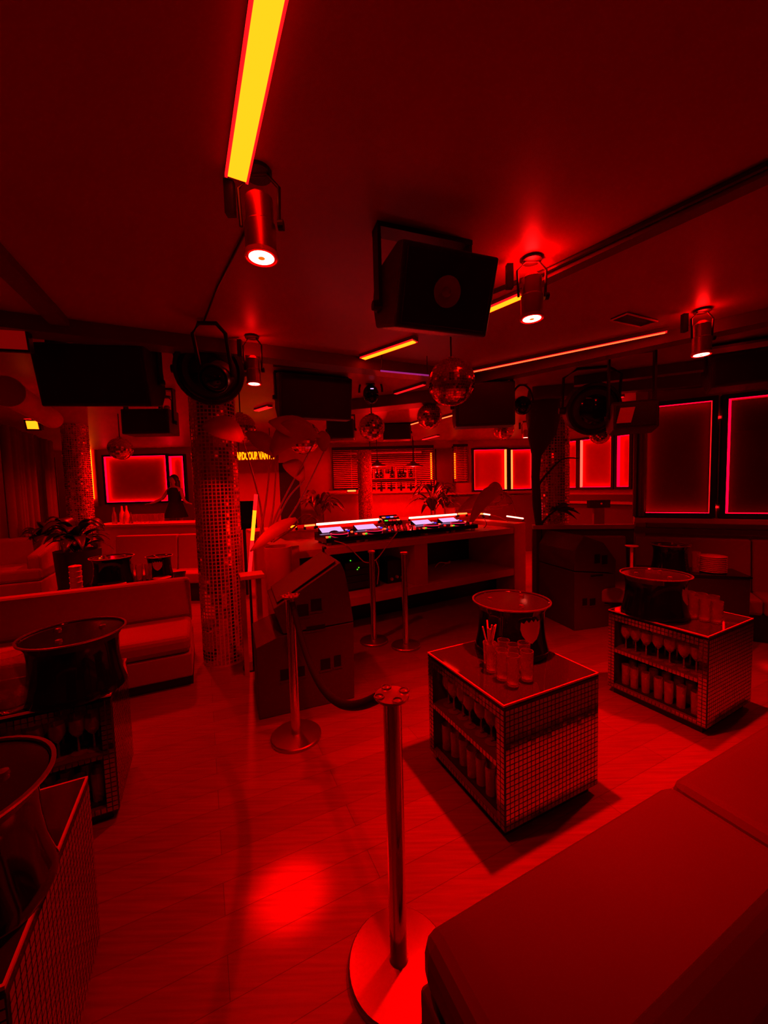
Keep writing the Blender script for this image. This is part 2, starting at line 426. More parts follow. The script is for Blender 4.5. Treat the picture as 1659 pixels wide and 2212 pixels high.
def box_table(cx, cy, label, tilelabel=None, w=.64, d=.64, rz=A, where='', glasses=(4,2)):
    """local origin: front corner; +x along U, +y along V; open shelves on the -x side, mosaic on the -y side"""
    r = thing('mirror_box_table', label, 'table', (cx, cy, 0), rz)
    t = .03
    ob('plinth', MB().box((.03,.03,0),(w-.03,d-.03,.09)), M_black, r)
    ob('carcass', MB().box((.26,.02,.05),(w-.004,d-.02,TH-.03)), M_blackg, r)
    ob('side_panel', MB().box((0.004,0,.05),(w,t,TH-.02)), M_groutd, r)
    ob('side_panel', MB().box((0.004,d-t,.05),(w,d,TH-.02)), M_groutd, r)
    ob('bottom_panel', MB().box((.004,t,.05),(.26,d-t,.08)), M_groutd, r)
    ob('shelf_board', MB().box((.004,t,.34),(.26,d-t,.36)), M_groutd, r)
    ob('top_panel', MB().box((0,0,TH-.02),(w,d,TH-.004)), M_blackg, r)
    ob('glass_top', MB().box((0.004,.004,TH-.004),(w-.004,d-.004,TH)), M_top, r)
    e = MB(); g = .006
    e.box((-.001,-.001,TH-.008),(w+.001,g-.001,TH+.001)); e.box((-.001,d-g,TH-.008),(w+.001,d+.001,TH+.001))
    e.box((-.001,g-.001,TH-.008),(g,d-g,TH+.001)); e.box((w-g,g-.001,TH-.008),(w+.001,d-g,TH+.001))
    ob('polished_edge', e, M_edge, r)
    ob('mirror_tiles', mosaic_flat(w-.01, TH-.08, .026), M_mirrorb, r, loc=(.005,-.001,.055))
    o = ob('mirror_tiles', mosaic_flat(d-.01, TH-.08, .026), M_mirrorb, r, loc=(w+.001,.005,.055)); o.rotation_euler = (0,0,PI/2)
    # mosaic strips framing the open side
    for nm, (x0, w2, z0, h2) in (('f',(0,.05,.055,TH-.08)),('f',(d-.05,.05,.055,TH-.08)),('f',(.05,d-.10,TH-.075,.05)),('f',(.05,d-.10,.335,.03)),('f',(.05,d-.10,.055,.03))):
        f = ob('tile_frame', mosaic_flat(w2, h2, .025), M_mirrorb, r, loc=(.003, d-x0, z0)); f.rotation_euler = (0,0,-PI/2)
    mt = Matrix.Translation((cx, cy, 0)) @ Matrix.Rotation(rz, 4, 'Z')
    for row, z in enumerate((.36, .08)):
        for i in range(7):
            for k in range(2):
                p = mt @ Vector((.07+.10*k+random.uniform(-.01,.01), .09+i*.076+random.uniform(-.008,.008), z))
                if row == 0: wineglass(p, '%s stemmed glass from the left, %s row, upper shelf of the %s' % (ORD[6-i], ('outer','inner')[k], where), 'stemmed glasses in the %s' % where)
                else: tumbler(p, '%s straight glass from the left, %s row, lower shelf of the %s' % (ORD[6-i], ('outer','inner')[k], where), 'straight glasses in the %s' % where, .16, .03, M_glass)
    return r
box_table(.513, 1.66, 'mirror mosaic box table in the middle with open glass shelves', where='middle box table')
box_table(2.014, 2.351, 'mirror mosaic box table on the right, half behind the near sofa', rz=math.radians(27.5), where='right box table')
# left pair: open side towards the camera (-y), so turned by a quarter
def left_box(fr, label, where, w=.64):                       # fr: front right corner, open side on -V
    r = box_table(fr[0], fr[1], label, rz=A+PI/2, where=where, w=w); return r
lo = Vector((-1.385,1.85,0))
left_box(lo, 'mirror mosaic box table on the left under the big black bucket', 'left box table', .46)
left_box(Vector((-.80,.72,0)), 'nearest mirror mosaic box table at the left edge of the picture', 'nearest box table')

# ---------------------------------------------------------------- champagne buckets
def shield(R, zc, ang, s):
    """crest plate with a scalloped top, bent round the bucket"""
    out = [(-.5,.42),(-.36,.34),(-.24,.50),(-.12,.36),(0,.50),(.12,.36),(.24,.50),(.36,.34),(.5,.42),(.52,.05),(.44,-.22),(.28,-.44),(0,-.62),(-.28,-.44),(-.44,-.22),(-.52,.05)]
    mb = MB(); c = (0,-.05); n = len(out)
    def P(x, z, dr): g = ang+x*s/R(zc+z*s); rr = R(zc+z*s)+dr; return (rr*math.cos(g), rr*math.sin(g), zc+z*s)
    rings = [1, .66, .33]
    vs = [P(c[0]+(x-c[0])*q, c[1]+(z-c[1])*q, .003) for q in rings for x, z in out]+[P(*c, .003)]
    fs = []
    for j in range(2):
        for i in range(n): fs.append((j*n+i, j*n+(i+1) % n, (j+1)*n+(i+1) % n, (j+1)*n+i))
    for i in range(n): fs.append((2*n+i, 2*n+(i+1) % n, 3*n))
    mb.add(vs, fs); base = len(mb.v)
    mb.add([P(x, z, -.002) for x, z in out]+[P(x, z, .003) for x, z in out], [(i, (i+1) % n, n+(i+1) % n, n+i) for i in range(n)])
    return mb
def bucket(p, label, r=.225, h=.30, ang=-1.2, crest=True, cs=.085, sc=1.0, rzm=0):
    root = thing('champagne_bucket', label, 'bucket', p)
    k = r/.225*sc
    prof = [(.212,0),(.214,.01),(.206,.04),(.194,.10),(.188,.16),(.187,.21),(.192,.255),(.204,.285),(.222,.298)]
    prof = [(a*k, z*h/.30*sc) for a, z in prof]
    def R(z):
        for (a, z0), (b, z1) in zip(prof, prof[1:]):
            if z <= z1: return a+(b-a)*(z-z0)/(z1-z0)
        return prof[-1][0]
    top = prof[-1][1]
    inner = [(prof[-1][0]-.004, top), (prof[-3][0]-.01, top*.80), (.16*k, top*.45), (.0001, top*.42)]
    ob('bucket_body', MB().lathe(prof+inner, 48), M_blackg, root, smooth=True)
    ob('rim', MB().lathe([(prof[-1][0]-.006,top-.004),(prof[-1][0]+.003,top-.004),(prof[-1][0]+.004,top+.003),(prof[-1][0]-.006,top+.004),(prof[-1][0]-.006,top-.004)], 48), M_chrome, root, smooth=True)
    ob('clear_lid', MB().lathe([(prof[-1][0]-.012,top-.012),(prof[-1][0]-.012,top-.006),(.0001,top-.003)], 40), mat('lid_plastic_%d' % len(bpy.data.materials), (.12,.02,.02), .10, trans=.75, ior=1.3), root, smooth=True)
    if crest: ob('crest', shield(R, top*.60, ang, cs*sc), M_paper, root)
    for i in range(3):
        q = i*2.1+.7
        ob('bottle_hole_cap', MB().lathe([(.016,top-.008),(.014,top+.006),(.0001,top+.009)], 14, (.12*k*math.cos(q), .12*k*math.sin(q), 0)), M_chrome, root, smooth=True)
    return root
cpos = Vector((.513,1.66,0))+U*.30+V*.50; cpos = Zp(1113,1402,TH); 
bucket((.745,2.26,TH), 'black champagne bucket with white crest on the middle table', ang=math.radians(-74), cs=.12)
rb = Zp(1392,1322,TH); bucket((1.99,2.80,TH), 'black champagne bucket on the right box table', ang=math.radians(-50), cs=.12)
bucket((-1.60,1.92,TH), 'large black champagne bucket on the left box table beside the sofa', ang=math.radians(60), cs=.1)
bucket((-1.075,.85,TH), 'nearest black champagne bucket, cut by the left edge of the picture', ang=math.radians(160))

# glasses standing on the tables
for i, (x, y) in enumerate(((1062,1449),(1085,1466),(1108,1479),(1138,1468),(1109,1452),(1132,1447),(1088,1440))):
    p = Zp(x, y, TH+.001); tumbler(p, ('leftmost','second from left, front row','foremost','rightmost, front row','middle','rightmost, back row','rearmost')[i]+' cut glass tumbler in the lit cluster on the middle table', 'cut glasses on the middle table', .15, .033)
for i, (x, y) in enumerate(((1472,1328),(1496,1334),(1522,1340),(1548,1345),(1488,1320),(1514,1325),(1540,1331))):
    p = Zp(x, y, TH+.001); tumbler(p, ('first from left, front','second from left, front','third from left, front','rightmost, front','first from left, back','second from left, back','third from left, back')[i]+' tall glass of the lit rows on the right table', 'glasses on the right table', .15, .036)
def straws(p, label, n=7):
    r = thing('straw_glass', label, 'glass', p)
    ob('glass', tumbler_mb(.036, .13), M_glass, r, smooth=True)
    for i in range(n):
        a = random.uniform(0, 6.28); q = Vector((math.cos(a), math.sin(a), 0))
        ob('straw', MB().tube([tuple(q*-.012+Vector((0,0,.014))), tuple(q*.045+Vector((0,0,.235+random.uniform(-.02,.02))))], .0045, 6), M_paper, r)
vp = Zp(30,1530,TH+.001)
t = thing('glass_vase', 'rounded clear glass vase with ice at the left end of the left box table', 'vase', vp)
ob('vase_body', MB().lathe([(.05,0),(.07,.03),(.082,.10),(.07,.19),(.060,.26),(.057,.26),(.067,.19),(.078,.10),(.066,.033),(.0001,.012)], 28), M_glass, t, smooth=True)
for k in range(5): ob('ice_cube', MB().box((-.02,-.02,0),(.02,.02,.035)), M_glassc, t, loc=(.03*math.cos(k*1.26), .03*math.sin(k*1.26), .02+.035*(k % 2)), rz=k*.7, bevel=.005)
npk = Zp(262,1470,TH+.001)
t = thing('folded_napkin', 'folded napkin card standing at the right corner of the left box table', 'napkin', npk)
ob('napkin_card', MB().prism([(0,0,0),(.0,.05,.0),(.0,.03,.11)], (.004,0,0)), M_paper, t)
straws(Zp(1058,1437,TH+.001), 'glass holding paper straws beside the middle bucket')
straws(Zp(1462,1322,TH+.001), 'glass of folded napkins and straws beside the right bucket', 6)

# ---------------------------------------------------------------- rope barrier
def stanchion(x, y, label, top='disc', hh=.97, br=.16, pr=.030):
    r = thing('stanchion', label, 'barrier post', (x, y, 0))
    ob('base', MB().lathe([(br,0),(br,.018),(br-.006,.024),(.03,.034),(.0001,.034)], 48), M_base, r, smooth=True)
    ob('post', MB().lathe([(pr*1.15,.03),(pr,.045),(pr,hh-.03),(pr*1.0,hh-.02)], 24), M_post, r, smooth=True)
    if top == 'disc':
        o = MB().lathe([(.034,hh-.02),(.056,hh-.008),(.056,hh),(.030,hh+.002),(.0001,hh+.003)], 32)
        ob('cap', o, M_chrome, r, smooth=True)
        for k in range(4):
            a = k*PI/2+.4; c = Vector((.045*math.cos(a), .045*math.sin(a), hh+.004))
            ob('rope_eye', MB().tube([(c.x+.016*math.cos(t*PI/6), c.y+.016*math.sin(t*PI/6), c.z) for t in range(13)], .0025, 6), M_chrome, r, smooth=True)
    else:
        ob('cap', MB().lathe([(pr,hh-.02),(pr*1.3,hh-.015),(pr*1.3,hh),(.0001,hh+.006)], 24), M_chrome, r, smooth=True)
    return r
s1 = Zp(862,2088); s2 = Zp(640,1592)
stanchion(s1.x, s1.y, 'nearest chrome rope post with a round slotted cap', br=.175)
stanchion(s2.x, s2.y, 'chrome rope post in front of the left speaker stack', hh=.96, br=.165)
p = Zp(808,1386); stanchion(p.x, p.y, 'left of the two chrome posts before the DJ booth', 'plain', .98, .15, .030)
p = Zp(877,1396); stanchion(p.x, p.y, 'right of the two chrome posts before the DJ booth', 'plain', .98, .15, .030)
ra = Vector((s1.x-.045, s1.y+.03, .945)); rb_ = Vector((s2.x+.02, s2.y-.03, .92))
rope = thing('velvet_rope', 'black velvet rope sagging between the two near posts', 'rope', rb_)
path = []
for i in range(33):
    t = i/32; q = rb_.lerp(ra, t); sag = 4*.30*t*(1-t); q.z -= sag*(1-.25*t)*1.05+0; path.append(q-rb_)
ob('rope_cord', MB().tube(path, .019, 12), M_rope, rope, smooth=True)
ob('rope_hook', MB().tube([tuple(path[0]+Vector((0,.0,.035))), tuple(path[0])], .014, 10), M_chrome, rope, smooth=True)
ob('rope_hook', MB().tube([tuple(path[-1]), tuple(path[-1]+Vector((.02,-.01,.01)))], .014, 10), M_chrome, rope, smooth=True)

# ---------------------------------------------------------------- sofas
def sofa(label, o, d, n, L, seat_h=.45, seat_d=.62, back_h=.80, back_t=.18, seats=2, toe=.09, m=None):
    M_s = m or M_bench
    """o: front corner on the floor, d: along the front, n: from front to back"""
    r = thing('sofa', label, 'sofa', o); Z0 = Vector((0,0,0))
    up_ = lambda z: Vector((0,0,z))
    ob('base', MB().prism([n*.06+up_(0), n*.06+up_(toe), n*(seat_d+back_t-.02)+up_(toe), n*(seat_d+back_t-.02)], d*(L-.04)), M_black, r)
    ob('frame', MB().prism([n*.01+up_(toe), n*.01+up_(seat_h-.16), n*(seat_d+back_t)+up_(seat_h-.16), n*(seat_d+back_t)+up_(toe)], d*L), M_s, r, bevel=.012)
    for i in range(seats):
        a = d*(L*i/seats+.004); l = L/seats-.008
        ob('seat_cushion', MB().prism([a+up_(seat_h-.155), a+up_(seat_h), a+n*seat_d+up_(seat_h), a+n*seat_d+up_(seat_h-.155)], d*l), M_s, r, bevel=.05)
        ob('back_cushion', MB().prism([a+n*(seat_d-.03)+up_(seat_h), a+n*(seat_d+.05)+up_(back_h), a+n*(seat_d+back_t)+up_(back_h), a+n*(seat_d+back_t)+up_(seat_h-.15)], d*l), M_s, r, bevel=.04)
    return r
ls = Zp(418,1483); ls.z = 0
sofa('two seat velvet sofa on the left facing the box tables', ls, -U, V, 2.3, seats=1)
# foreground sofa, its seat seen from above, facing the middle table
fo_ = Zp(899,2004,.45); fo_.z = 0
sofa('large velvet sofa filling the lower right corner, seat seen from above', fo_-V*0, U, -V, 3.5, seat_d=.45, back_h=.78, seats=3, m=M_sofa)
# far left seating behind
so = Zp(0,1290,.42); so.z = 0
def armchair(label, o, d, n, L):
    r = thing('sofa', label, 'sofa', o); z = lambda h: Vector((0,0,h))
    ob('base', MB().prism([z(.05), z(.30), n*.8+z(.30), n*.8+z(.05)], d*L), M_bench, r, bevel=.02)
    ob('seat_cushion', MB().prism([n*.02+z(.30), n*.02+z(.46), n*.62+z(.46), n*.62+z(.30)], d*L), M_bench, r, bevel=.04)
    ob('backrest', MB().prism([n*.6+z(.3), n*.66+z(.80), n*.8+z(.80), n*.8+z(.3)], d*L), M_bench, r, bevel=.05)
    ob('armrest', MB().prism([d*(L-.14)+n*.05+z(.3), d*(L-.14)+n*.05+z(.62), d*(L-.14)+n*.78+z(.74), d*(L-.14)+n*.78+z(.3)], d*.14), M_bench, r, bevel=.04)
    return r
armchair('small sofa far left below the curtain with a bright seat edge', Zp(120,1300,.30)-U*1.2-V*.1, U, V, 1.1)

# ================================================================ DJ BOOTH
BA = math.radians(29.5); BU = Vector((math.cos(BA), math.sin(BA), 0)); BV = Vector((-math.sin(BA), math.cos(BA), 0))
b0 = Zp(650,1190,1.0); b0.z = 0
def bl(px, py, z):                                    # booth-local (u, v) of a picture point at height z
    p = Zp(px, py, z)-b0; return p.dot(BU), p.dot(BV)
def bf(px, py, v=0.0):                                # booth-local (u, z) on the plane v = const
    p = Pl(px, py, b0+BV*v, BV)-b0; return p.dot(BU), p.z
BL = bf(1110,1140)[0]
DV = 1.0
booth = thing('dj_booth', 'long wooden DJ booth with open shelf and light tubes on its rear ledge', 'DJ booth', b0, BA)
ob('table_top', MB().box((-.02,0,.92),(BL,DV,1.0)), M_wood, booth, bevel=.004)
ob('side_panel', MB().box((BL,-.01,0),(BL+.24,DV+.2,1.06)), M_wood, booth, bevel=.004)
ob('side_panel', MB().box((-.26,-.01,0),(-.02,DV+.2,1.06)), M_wood, booth, bevel=.004)
dx0, dx1 = bf(898,1220)[0], bf(926,1220)[0]
ob('divider', MB().box((dx0,.02,.40),(dx1,DV,.92)), M_wood, booth)
ob('shelf_board', MB().box((-.02,.0,.30),(BL,DV,.40)), M_wood, booth, bevel=.004)
ob('back_panel', MB().box((-.02,DV-.03,.40),(BL,DV,.92)), M_black, booth)
ob('kick_panel', MB().box((-.02,.35,0),(BL,.38,.30)), M_black, booth)
ob('rear_wall', MB().box((-.26,DV+.001,0),(BL+.24,DV+.2,1.10)), M_wood, booth)
ob('rear_ledge', MB().box((-.3,DV-.02,1.10),(BL+.27,DV+.42,1.14)), M_wood, booth, bevel=.006)
# light tubes on the ledge
def tube_on(pa, pb, v, m, r=.014, label=''):
    a = bf(*pa, v); b = bf(*pb, v)
    t = thing('light_tube', label, 'light', b0, BA)
    ob('tube', MB().tube([(a[0],v,a[1]),(b[0],v,b[1])], r, 10), m, t)
    for q in (a, b): ob('holder', MB().box((q[0]-.012,v-.015,min(a[1],b[1])-.05),(q[0]+.012,v+.012,min(a[1],b[1])-.012)), M_black, t)
vt = DV-.05
tube_on((684,1133),(818,1122), vt, L_white, .016, 'white hot light tube behind the left decks')
tube_on((822,1121),(832,1120), vt, L_pinky, .015, 'short light tube end left of the small controller')
tube_on((884,1119),(986,1111), vt, L_white, .015, 'white hot light tube behind the right decks')
tube_on((990,1110),(1008,1109), vt, L_pinky, .014, 'short light tube next to the right end of the long one')
tube_on((1024,1109),(1043,1110), vt, L_pinky, .013, 'short light tube right of the drooping leaf')
tube_on((1045,1110),(1058,1112), vt, L_white, .013, 'short white light tube right of the leaf')
tube_on((1095,1115),(1130,1120), .7, L_white, .012, 'light tube on the right end panel of the booth')
tube_on((658,1136),(680,1134), vt, L_pinky, .012, 'short orange light tube left of the long white one')
tube_on((628,1138),(640,1137), vt, L_yel, .016, 'small yellow light at the left end of the booth')
# decks
def deck(u, v, label, wd=.36):
    r = thing('media_player', label, 'DJ deck', b0+BU*u+BV*v+Vector((0,0,1.0)), BA)
    ob('housing', MB().prism([(0,0,.03),(0,0,.085),(0,.40,.125),(0,.40,.03)], (wd,0,0)), M_blackg, r, bevel=.004)
    for x in (.03, wd-.07):
        for y in (.03, .33): ob('foot', MB().box((x,y,.0),(x+.04,y+.04,.03)), M_chromed, r)
    def on(x, y, dz): return (x, y, .085+.1*y+dz)
    c = on(wd/2, .16, .004)
    ob('jog_wheel', MB().lathe([(.10,0),(.10,.014),(.085,.02),(.0001,.02)], 32, c), M_black, r, smooth=True)
    ob('jog_ring', MB().lathe([(.102,.004),(.108,.004),(.108,.012),(.102,.012),(.102,.004)], 32, c), L_screenr, r)
    ob('screen', MB().prism([on(.06,.285,.010), on(.06,.39,.044), on(.06,.39,.040), on(.06,.285,.006)], (wd-.18,0,0)), L_screen, r)
    ob('screen_hood', MB().prism([on(.05,.28,.004), on(.05,.40,.044), on(.05,.40,.0), on(.05,.28,.0)], (wd-.16,0,0)), M_blackg, r)
    for x, y, m in ((.02,.05,L_org), (.05,.05,L_green), (wd-.06,.30,L_blue), (wd-.06,.36,L_screen), (wd-.05,.10,L_red), (wd-.05,.22,L_org)):
        q = on(x, y, .002); ob('button', MB().box((q[0],q[1],q[2]),(q[0]+.025,q[1]+.02,q[2]+.008)), m, r)
    return r
u0, v0 = bl(705,1166,1.04); u1, v1 = bl(1034,1142,1.04)
vv = .13; W = (bf(1034,1142,vv)[0]-bf(705,1166,vv)[0]); us = bf(705,1166,vv)[0]
dw = W*.205
names = ['leftmost media player on the DJ booth', 'second media player, left of the mixer', 'third media player, right of the mixer', 'rightmost media player on the DJ booth']
for k, uu in enumerate((us, us+dw, us+W-2*dw, us+W-dw)): deck(uu, vv, names[k], dw-.01)
mx = thing('dj_mixer', 'black DJ mixer with knobs between the media players', 'mixer', b0+BU*(us+2*dw)+BV*vv+Vector((0,0,1.0)), BA)
mw = W-4*dw-.01
ob('housing', MB().prism([(0,0,.03),(0,0,.09),(0,.40,.12),(0,.40,.03)], (mw,0,0)), M_blackg, mx, bevel=.004)
for i in range(6):
    for k in range(5):
        x, y = .04+i*(mw-.08)/5, .10+k*.06
        ob('knob', MB().lathe([(.010,0),(.008,.022),(.0001,.022)], 10, (x, y, .09+.075*y)), L_red if (i+k) % 3 == 0 else M_chromed, mx)
for i in range(4):
    ob('fader', MB().box((.06+i*(mw-.14)/3,.03,.092),(.08+i*(mw-.14)/3,.05,.112)), M_white, mx)
ob('feet', MB().box((.03,.03,0),(mw-.03,.06,.03)), M_black, mx)
fx = thing('effects_unit', 'small black controller with coloured pads propped behind the mixer', 'controller', b0+BU*bf(830,1120,.62)[0]+BV*.60+Vector((0,0,1.0)), BA)
ob('stand', MB().box((.02,.02,0),(.26,.10,.14)), M_black, fx)
ob('housing', MB().prism([(0,0,.13),(0,0,.16),(0,.16,.25),(0,.16,.22)], (.28,0,0)), M_blackg, fx, bevel=.003)
for i, m in enumerate((L_green, L_red, L_red, L_org, L_org, L_blue, L_screen, L_red)):
    x, y = .02+(i % 4)*.065, .03+(i//4)*.07
    ob('pad', MB().box((x,y,.155+.5625*y+.008),(x+.045,y+.03,.155+.5625*y+.02)), m, fx)
hp = thing('headphones', 'headphones lying on the left end of the booth table', 'headphones', b0+BU*bf(770,1165,.1)[0]*.0+Zp(770,1168,1.0)-b0*1.0+BV*.0)
hp.location = Zp(712,1172,1.0)+BV*.02
ob('ear_cup', MB().sphere((0,0,.045), .045, 14, 8, (1,.6,1)), M_blackg, hp, smooth=True)
ob('ear_cup', MB().sphere((.12,.04,.045), .045, 14, 8, (1,.6,1)), M_blackg, hp, smooth=True)
ob('headband', MB().tube([(.06+.09*math.cos(t*PI/10), .02+.03*math.cos(t*PI/10)+.02, .04+.09*math.sin(t*PI/10)) for t in range(11)], .01, 8), M_black, hp, smooth=True)
def cable(label, pts, r=.006, m=None, name='cable'):
    return tag(ob(name, MB().tube(pts, r, 6), m or M_wood, smooth=True), label, 'cable')
def smoothpath(P, n=6):
    P = [Vector(p) for p in P]; out = []
    for i in range(len(P)-1):
        a, b, c, d = P[max(i-1,0)], P[i], P[i+1], P[min(i+2, len(P)-1)]
        for k in range(n):
            t = k/n; out.append(.5*((2*b)+(c-a)*t+(2*a-5*b+4*c-d)*t*t+(3*b-a-3*c+d)*t*t*t))
    return out+[P[-1]]
def bw(px, py, v): return Pl(px, py, b0+BV*v, BV)
cable('cable drooping from the headphones over the booth front', smoothpath([bw(722,1168,.02),bw(750,1178,-.02),bw(772,1200,-.03),bw(790,1215,-.03),bw(812,1209,-.03),bw(835,1180,-.02),bw(858,1150,.05)]), .006)
cable('cable hanging down behind the left rear post', smoothpath([bw(812,1210,-.03),bw(818,1230,-.03),bw(815,1262,-.02)]), .006)
cable('white cable looped on the right end of the booth', smoothpath([bw(1040,1150,.25),bw(1075,1150,.2),bw(1098,1130,.25),bw(1080,1118,.4),bw(1060,1112,.6)]), .008)
cable('dark cable arching behind the right decks', smoothpath([bw(1030,1152,.3),bw(1050,1135,.3),bw(1046,1120,.45)]), .006, M_black)
# equipment on the shelf
rk = thing('rack_amplifier', 'black rack amplifier with green lights on the left shelf', 'amplifier', b0+BU*(bf(745,1260,.25)[0])+BV*.25+Vector((0,0,.40)), BA)
ob('housing', MB().box((0,0,.02),(.48,.4,.36)), M_blackg, rk, bevel=.004)
for i in range(4): ob('front_panel', MB().box((.01,-.012,.03+i*.082),(.47,-.001,.105+i*.082)), M_black, rk)
for px, py in ((757,1211),(772,1230),(775,1226)):
    q = bf(px, py, .235); uu = q[0]-bf(745,1260,.25)[0]
    ob('status_light', MB().box((uu-.006,-.02,q[1]-.406),(uu+.006,-.012,q[1]-.394)), L_green, rk)
ob('feet', MB().box((.03,.03,0),(.45,.35,.02)), M_black, rk)
rk2 = thing('power_strip', 'dark power supply with plugs beside the booth divider', 'power supply', b0+BU*(bf(838,1260,.3)[0])+BV*.3+Vector((0,0,.40)), BA)
ob('housing', MB().box((0,0,0),(.35,.3,.30)), M_black, rk2, bevel=.006)
for i in range(4): ob('plug', MB().lathe([(.02,0),(.018,.03),(.0001,.03)], 12, (.05+i*.08,-.001,.06+.02*(i%2)), (0,-1,0)), M_wood, rk2, smooth=True)
cable('coil of cable on the right booth shelf', smoothpath([bw(940,1225,.3),bw(950,1215,.3),bw(968,1217,.25),bw(972,1212,.3),bw(955,1224,.3)]), .006, M_chromed)

# ================================================================ SPEAKER STACKS
def stack(label, C, d, n, prof_hi, prof_lo, depth, holes, mir=1):
    """profile outlines in (u, z) on the near side face, pushed back along n"""
    r = thing('speaker_stack', label, 'loudspeaker', C)
    def P(u, z): return d*u+Vector((0,0,z))
    ob('lower_cabinet', MB().prism([P(*q) for q in prof_lo], n*depth), M_cab, r, bevel=.008)
    ob('upper_cabinet', MB().prism([P(*q) for q in prof_hi], n*depth), M_cab, r, bevel=.008)
    for (u, z, w, h) in holes:
        # black plates on the face stand for the shade in handle and port recesses
        ob('port', MB().prism([P(u,z)-n*.003, P(u+w,z)-n*.003, P(u+w,z+h)-n*.003, P(u,z+h)-n*.003], n*.006), M_hole, r)
        ob('port_lip', MB().prism([P(u-.01,z-.018)-n*.006, P(u+w+.01,z-.018)-n*.006, P(u+w+.01,z-.006)-n*.006, P(u-.01,z-.006)-n*.006], n*.01), M_cab, r)
    return r
cL = Zp(560,1556); eL = Zp(766,1508); dL = (eL-cL).normalized(); nL = Vector((-dL.y, dL.x, 0))
def sl(px, py): p = Pl(px, py, cL, nL)-cL; return (p.dot(dL), p.z)
lo_p = [sl(560,1556), sl(766,1508), sl(762,1344), sl(655,1362), sl(598,1376), sl(578,1392), sl(556,1352)]
lo_p = [(0,0),(sl(766,1508)[0],0), (sl(764,1344)[0],sl(764,1344)[1]), (sl(600,1376)[0], sl(600,1376)[1]), (0.0,sl(556,1400)[1])]
hi_p = [sl(612,1370), sl(764,1342), sl(756,1290), sl(745,1235), sl(735,1214), sl(590,1316)]
hl = []
for (x, y, wx, hy) in ((642,1332,24,28),(672,1320,22,28),(606,1470,18,26),(640,1462,18,24),(693,1447,20,26),(722,1440,14,26),(662,1362,40,14)):
    a = sl(x, y); b = sl(x+wx, y-hy); hl.append((a[0], a[1], b[0]-a[0], b[1]-a[1]))
sL = stack('tall black speaker stack with sloping top left of the DJ booth', cL, dL, nL, hi_p, lo_p, .56, hl)
ob('top_grille', MB().prism([dL*(hi_p[5][0]+.03)+Vector((0,0,hi_p[5][1]+.03))+nL*.03, dL*(hi_p[4][0]-.03)+Vector((0,0,hi_p[4][1]-.0))+nL*.03,
    dL*(hi_p[4][0]-.03)+Vector((0,0,hi_p[4][1]+.01))+nL*.03, dL*(hi_p[5][0]+.03)+Vector((0,0,hi_p[5][1]+.04))+nL*.03], nL*.50), M_cab, sL, bevel=.004)
ob('carry_handle', MB().tube([tuple(dL*(hi_p[4][0]-.02)+Vector((0,0,hi_p[4][1]+.0))+nL*.5), tuple(dL*(hi_p[4][0]-.02)+Vector((0,0,hi_p[4][1]+.05))+nL*.5), tuple(dL*(hi_p[4][0]-.02)+Vector((0,0,hi_p[4][1]+.05))+nL*.42)], .012, 8), M_black, sL)
cR = Zp(1241,1363); dR = Vector((math.cos(A*.55), math.sin(A*.55), 0)); nR = Vector((-math.sin(A), math.cos(A), 0)); nRp = Vector((-dR.y, dR.x, 0))
def sr(px, py): p = Pl(px, py, cR, nRp)-cR; return (p.dot(dR), p.z)
lo_r = [(0,0),(sr(1312,1357)[0],0),(sr(1326,1352)[0]+.02,.0),(sr(1330,1240)[0],sr(1330,1240)[1]),(0,sr(1240,1236)[1])]
hi_r = [(0.0,sr(1240,1234)[1]),sr(1330,1237),sr(1331,1210),sr(1304,1172),(sr(1262,1157)[0],sr(1262,1157)[1]),(0.0,sr(1240,1190)[1])]
hr = []
for (x, y, wx, hy) in ((1284,1217,12,20),(1300,1219,12,20),(1258,1308,10,16),(1274,1308,12,16),(1306,1304,8,14),(1276,1246,26,6)):
    a = sr(x, y); b = sr(x+wx, y-hy); hr.append((a[0], a[1], b[0]-a[0], b[1]-a[1]))
stack('black speaker stack right of the DJ booth near the corner bench', cR, dR, nRp, hi_r, lo_r, .62, hr)

# ================================================================ CEILING LIGHTS
def led_bar(pa, pb, m, label, w=.05, z=CZ, h=.035, name='led_bar', hz=None):
    a = Zp(*pa, z-h); b = Zp(*pb, z-h); d = (b-a); L = d.length; ang = math.atan2(d.y, d.x)
    r = thing(name, label, 'light', (a.x, a.y, z-h), ang)
    ob('housing', MB().box((-.02,-w/2-.006,.004),(L+.02,w/2+.006,h)), M_beam, r)
    ob('diffuser', MB().box((0,-w/2,-.004),(L,w/2,.004)), m, r)
    for sy in (-1, 1): ob('glow_edge', MB().box((-.012,min(sy*w/2,sy*(w/2+w*.14)),-.001),(L+.012,max(sy*w/2,sy*(w/2+w*.14)),.010)), L_red, r)  # emissive strips added to imitate the red glow along the bar
    return r
led_bar((512,385),(610,-160), L_yel, 'wide yellow light bar running along the ceiling at the top left', .062)
led_bar((785,775),(894,738), L_yel, 'yellow light bar on the ceiling left of the hanging speaker', .05)
led_bar((1036,679),(1125,641), L_yel, 'yellow light bar on the ceiling right of the hanging speaker', .05)
led_bar((1022,803),(1437,718), L_org, 'long thin orange light bar along the ceiling right of the big mirror ball', .028)
led_bar((835,932),(905,912), L_pinky, 'thin light bar above the far windows, left of the middle mirror ball', .04, h=.03)
led_bar((950,905),(982,896), L_pinky, 'short light bar right of the middle mirror ball', .04)
led_bar((757,877),(790,868), L_red, 'short red light bar beside the small mirror ball', .05)
led_bar((915,950),(946,942), L_red, 'faint red light bar far back on the ceiling', .06)
led_bar((555,888),(582,880), L_red, 'short red light bar above the big leaf', .06)
led_bar((1116,868),(1150,862), L_red, 'short red light bar left of the dark trunk', .04)
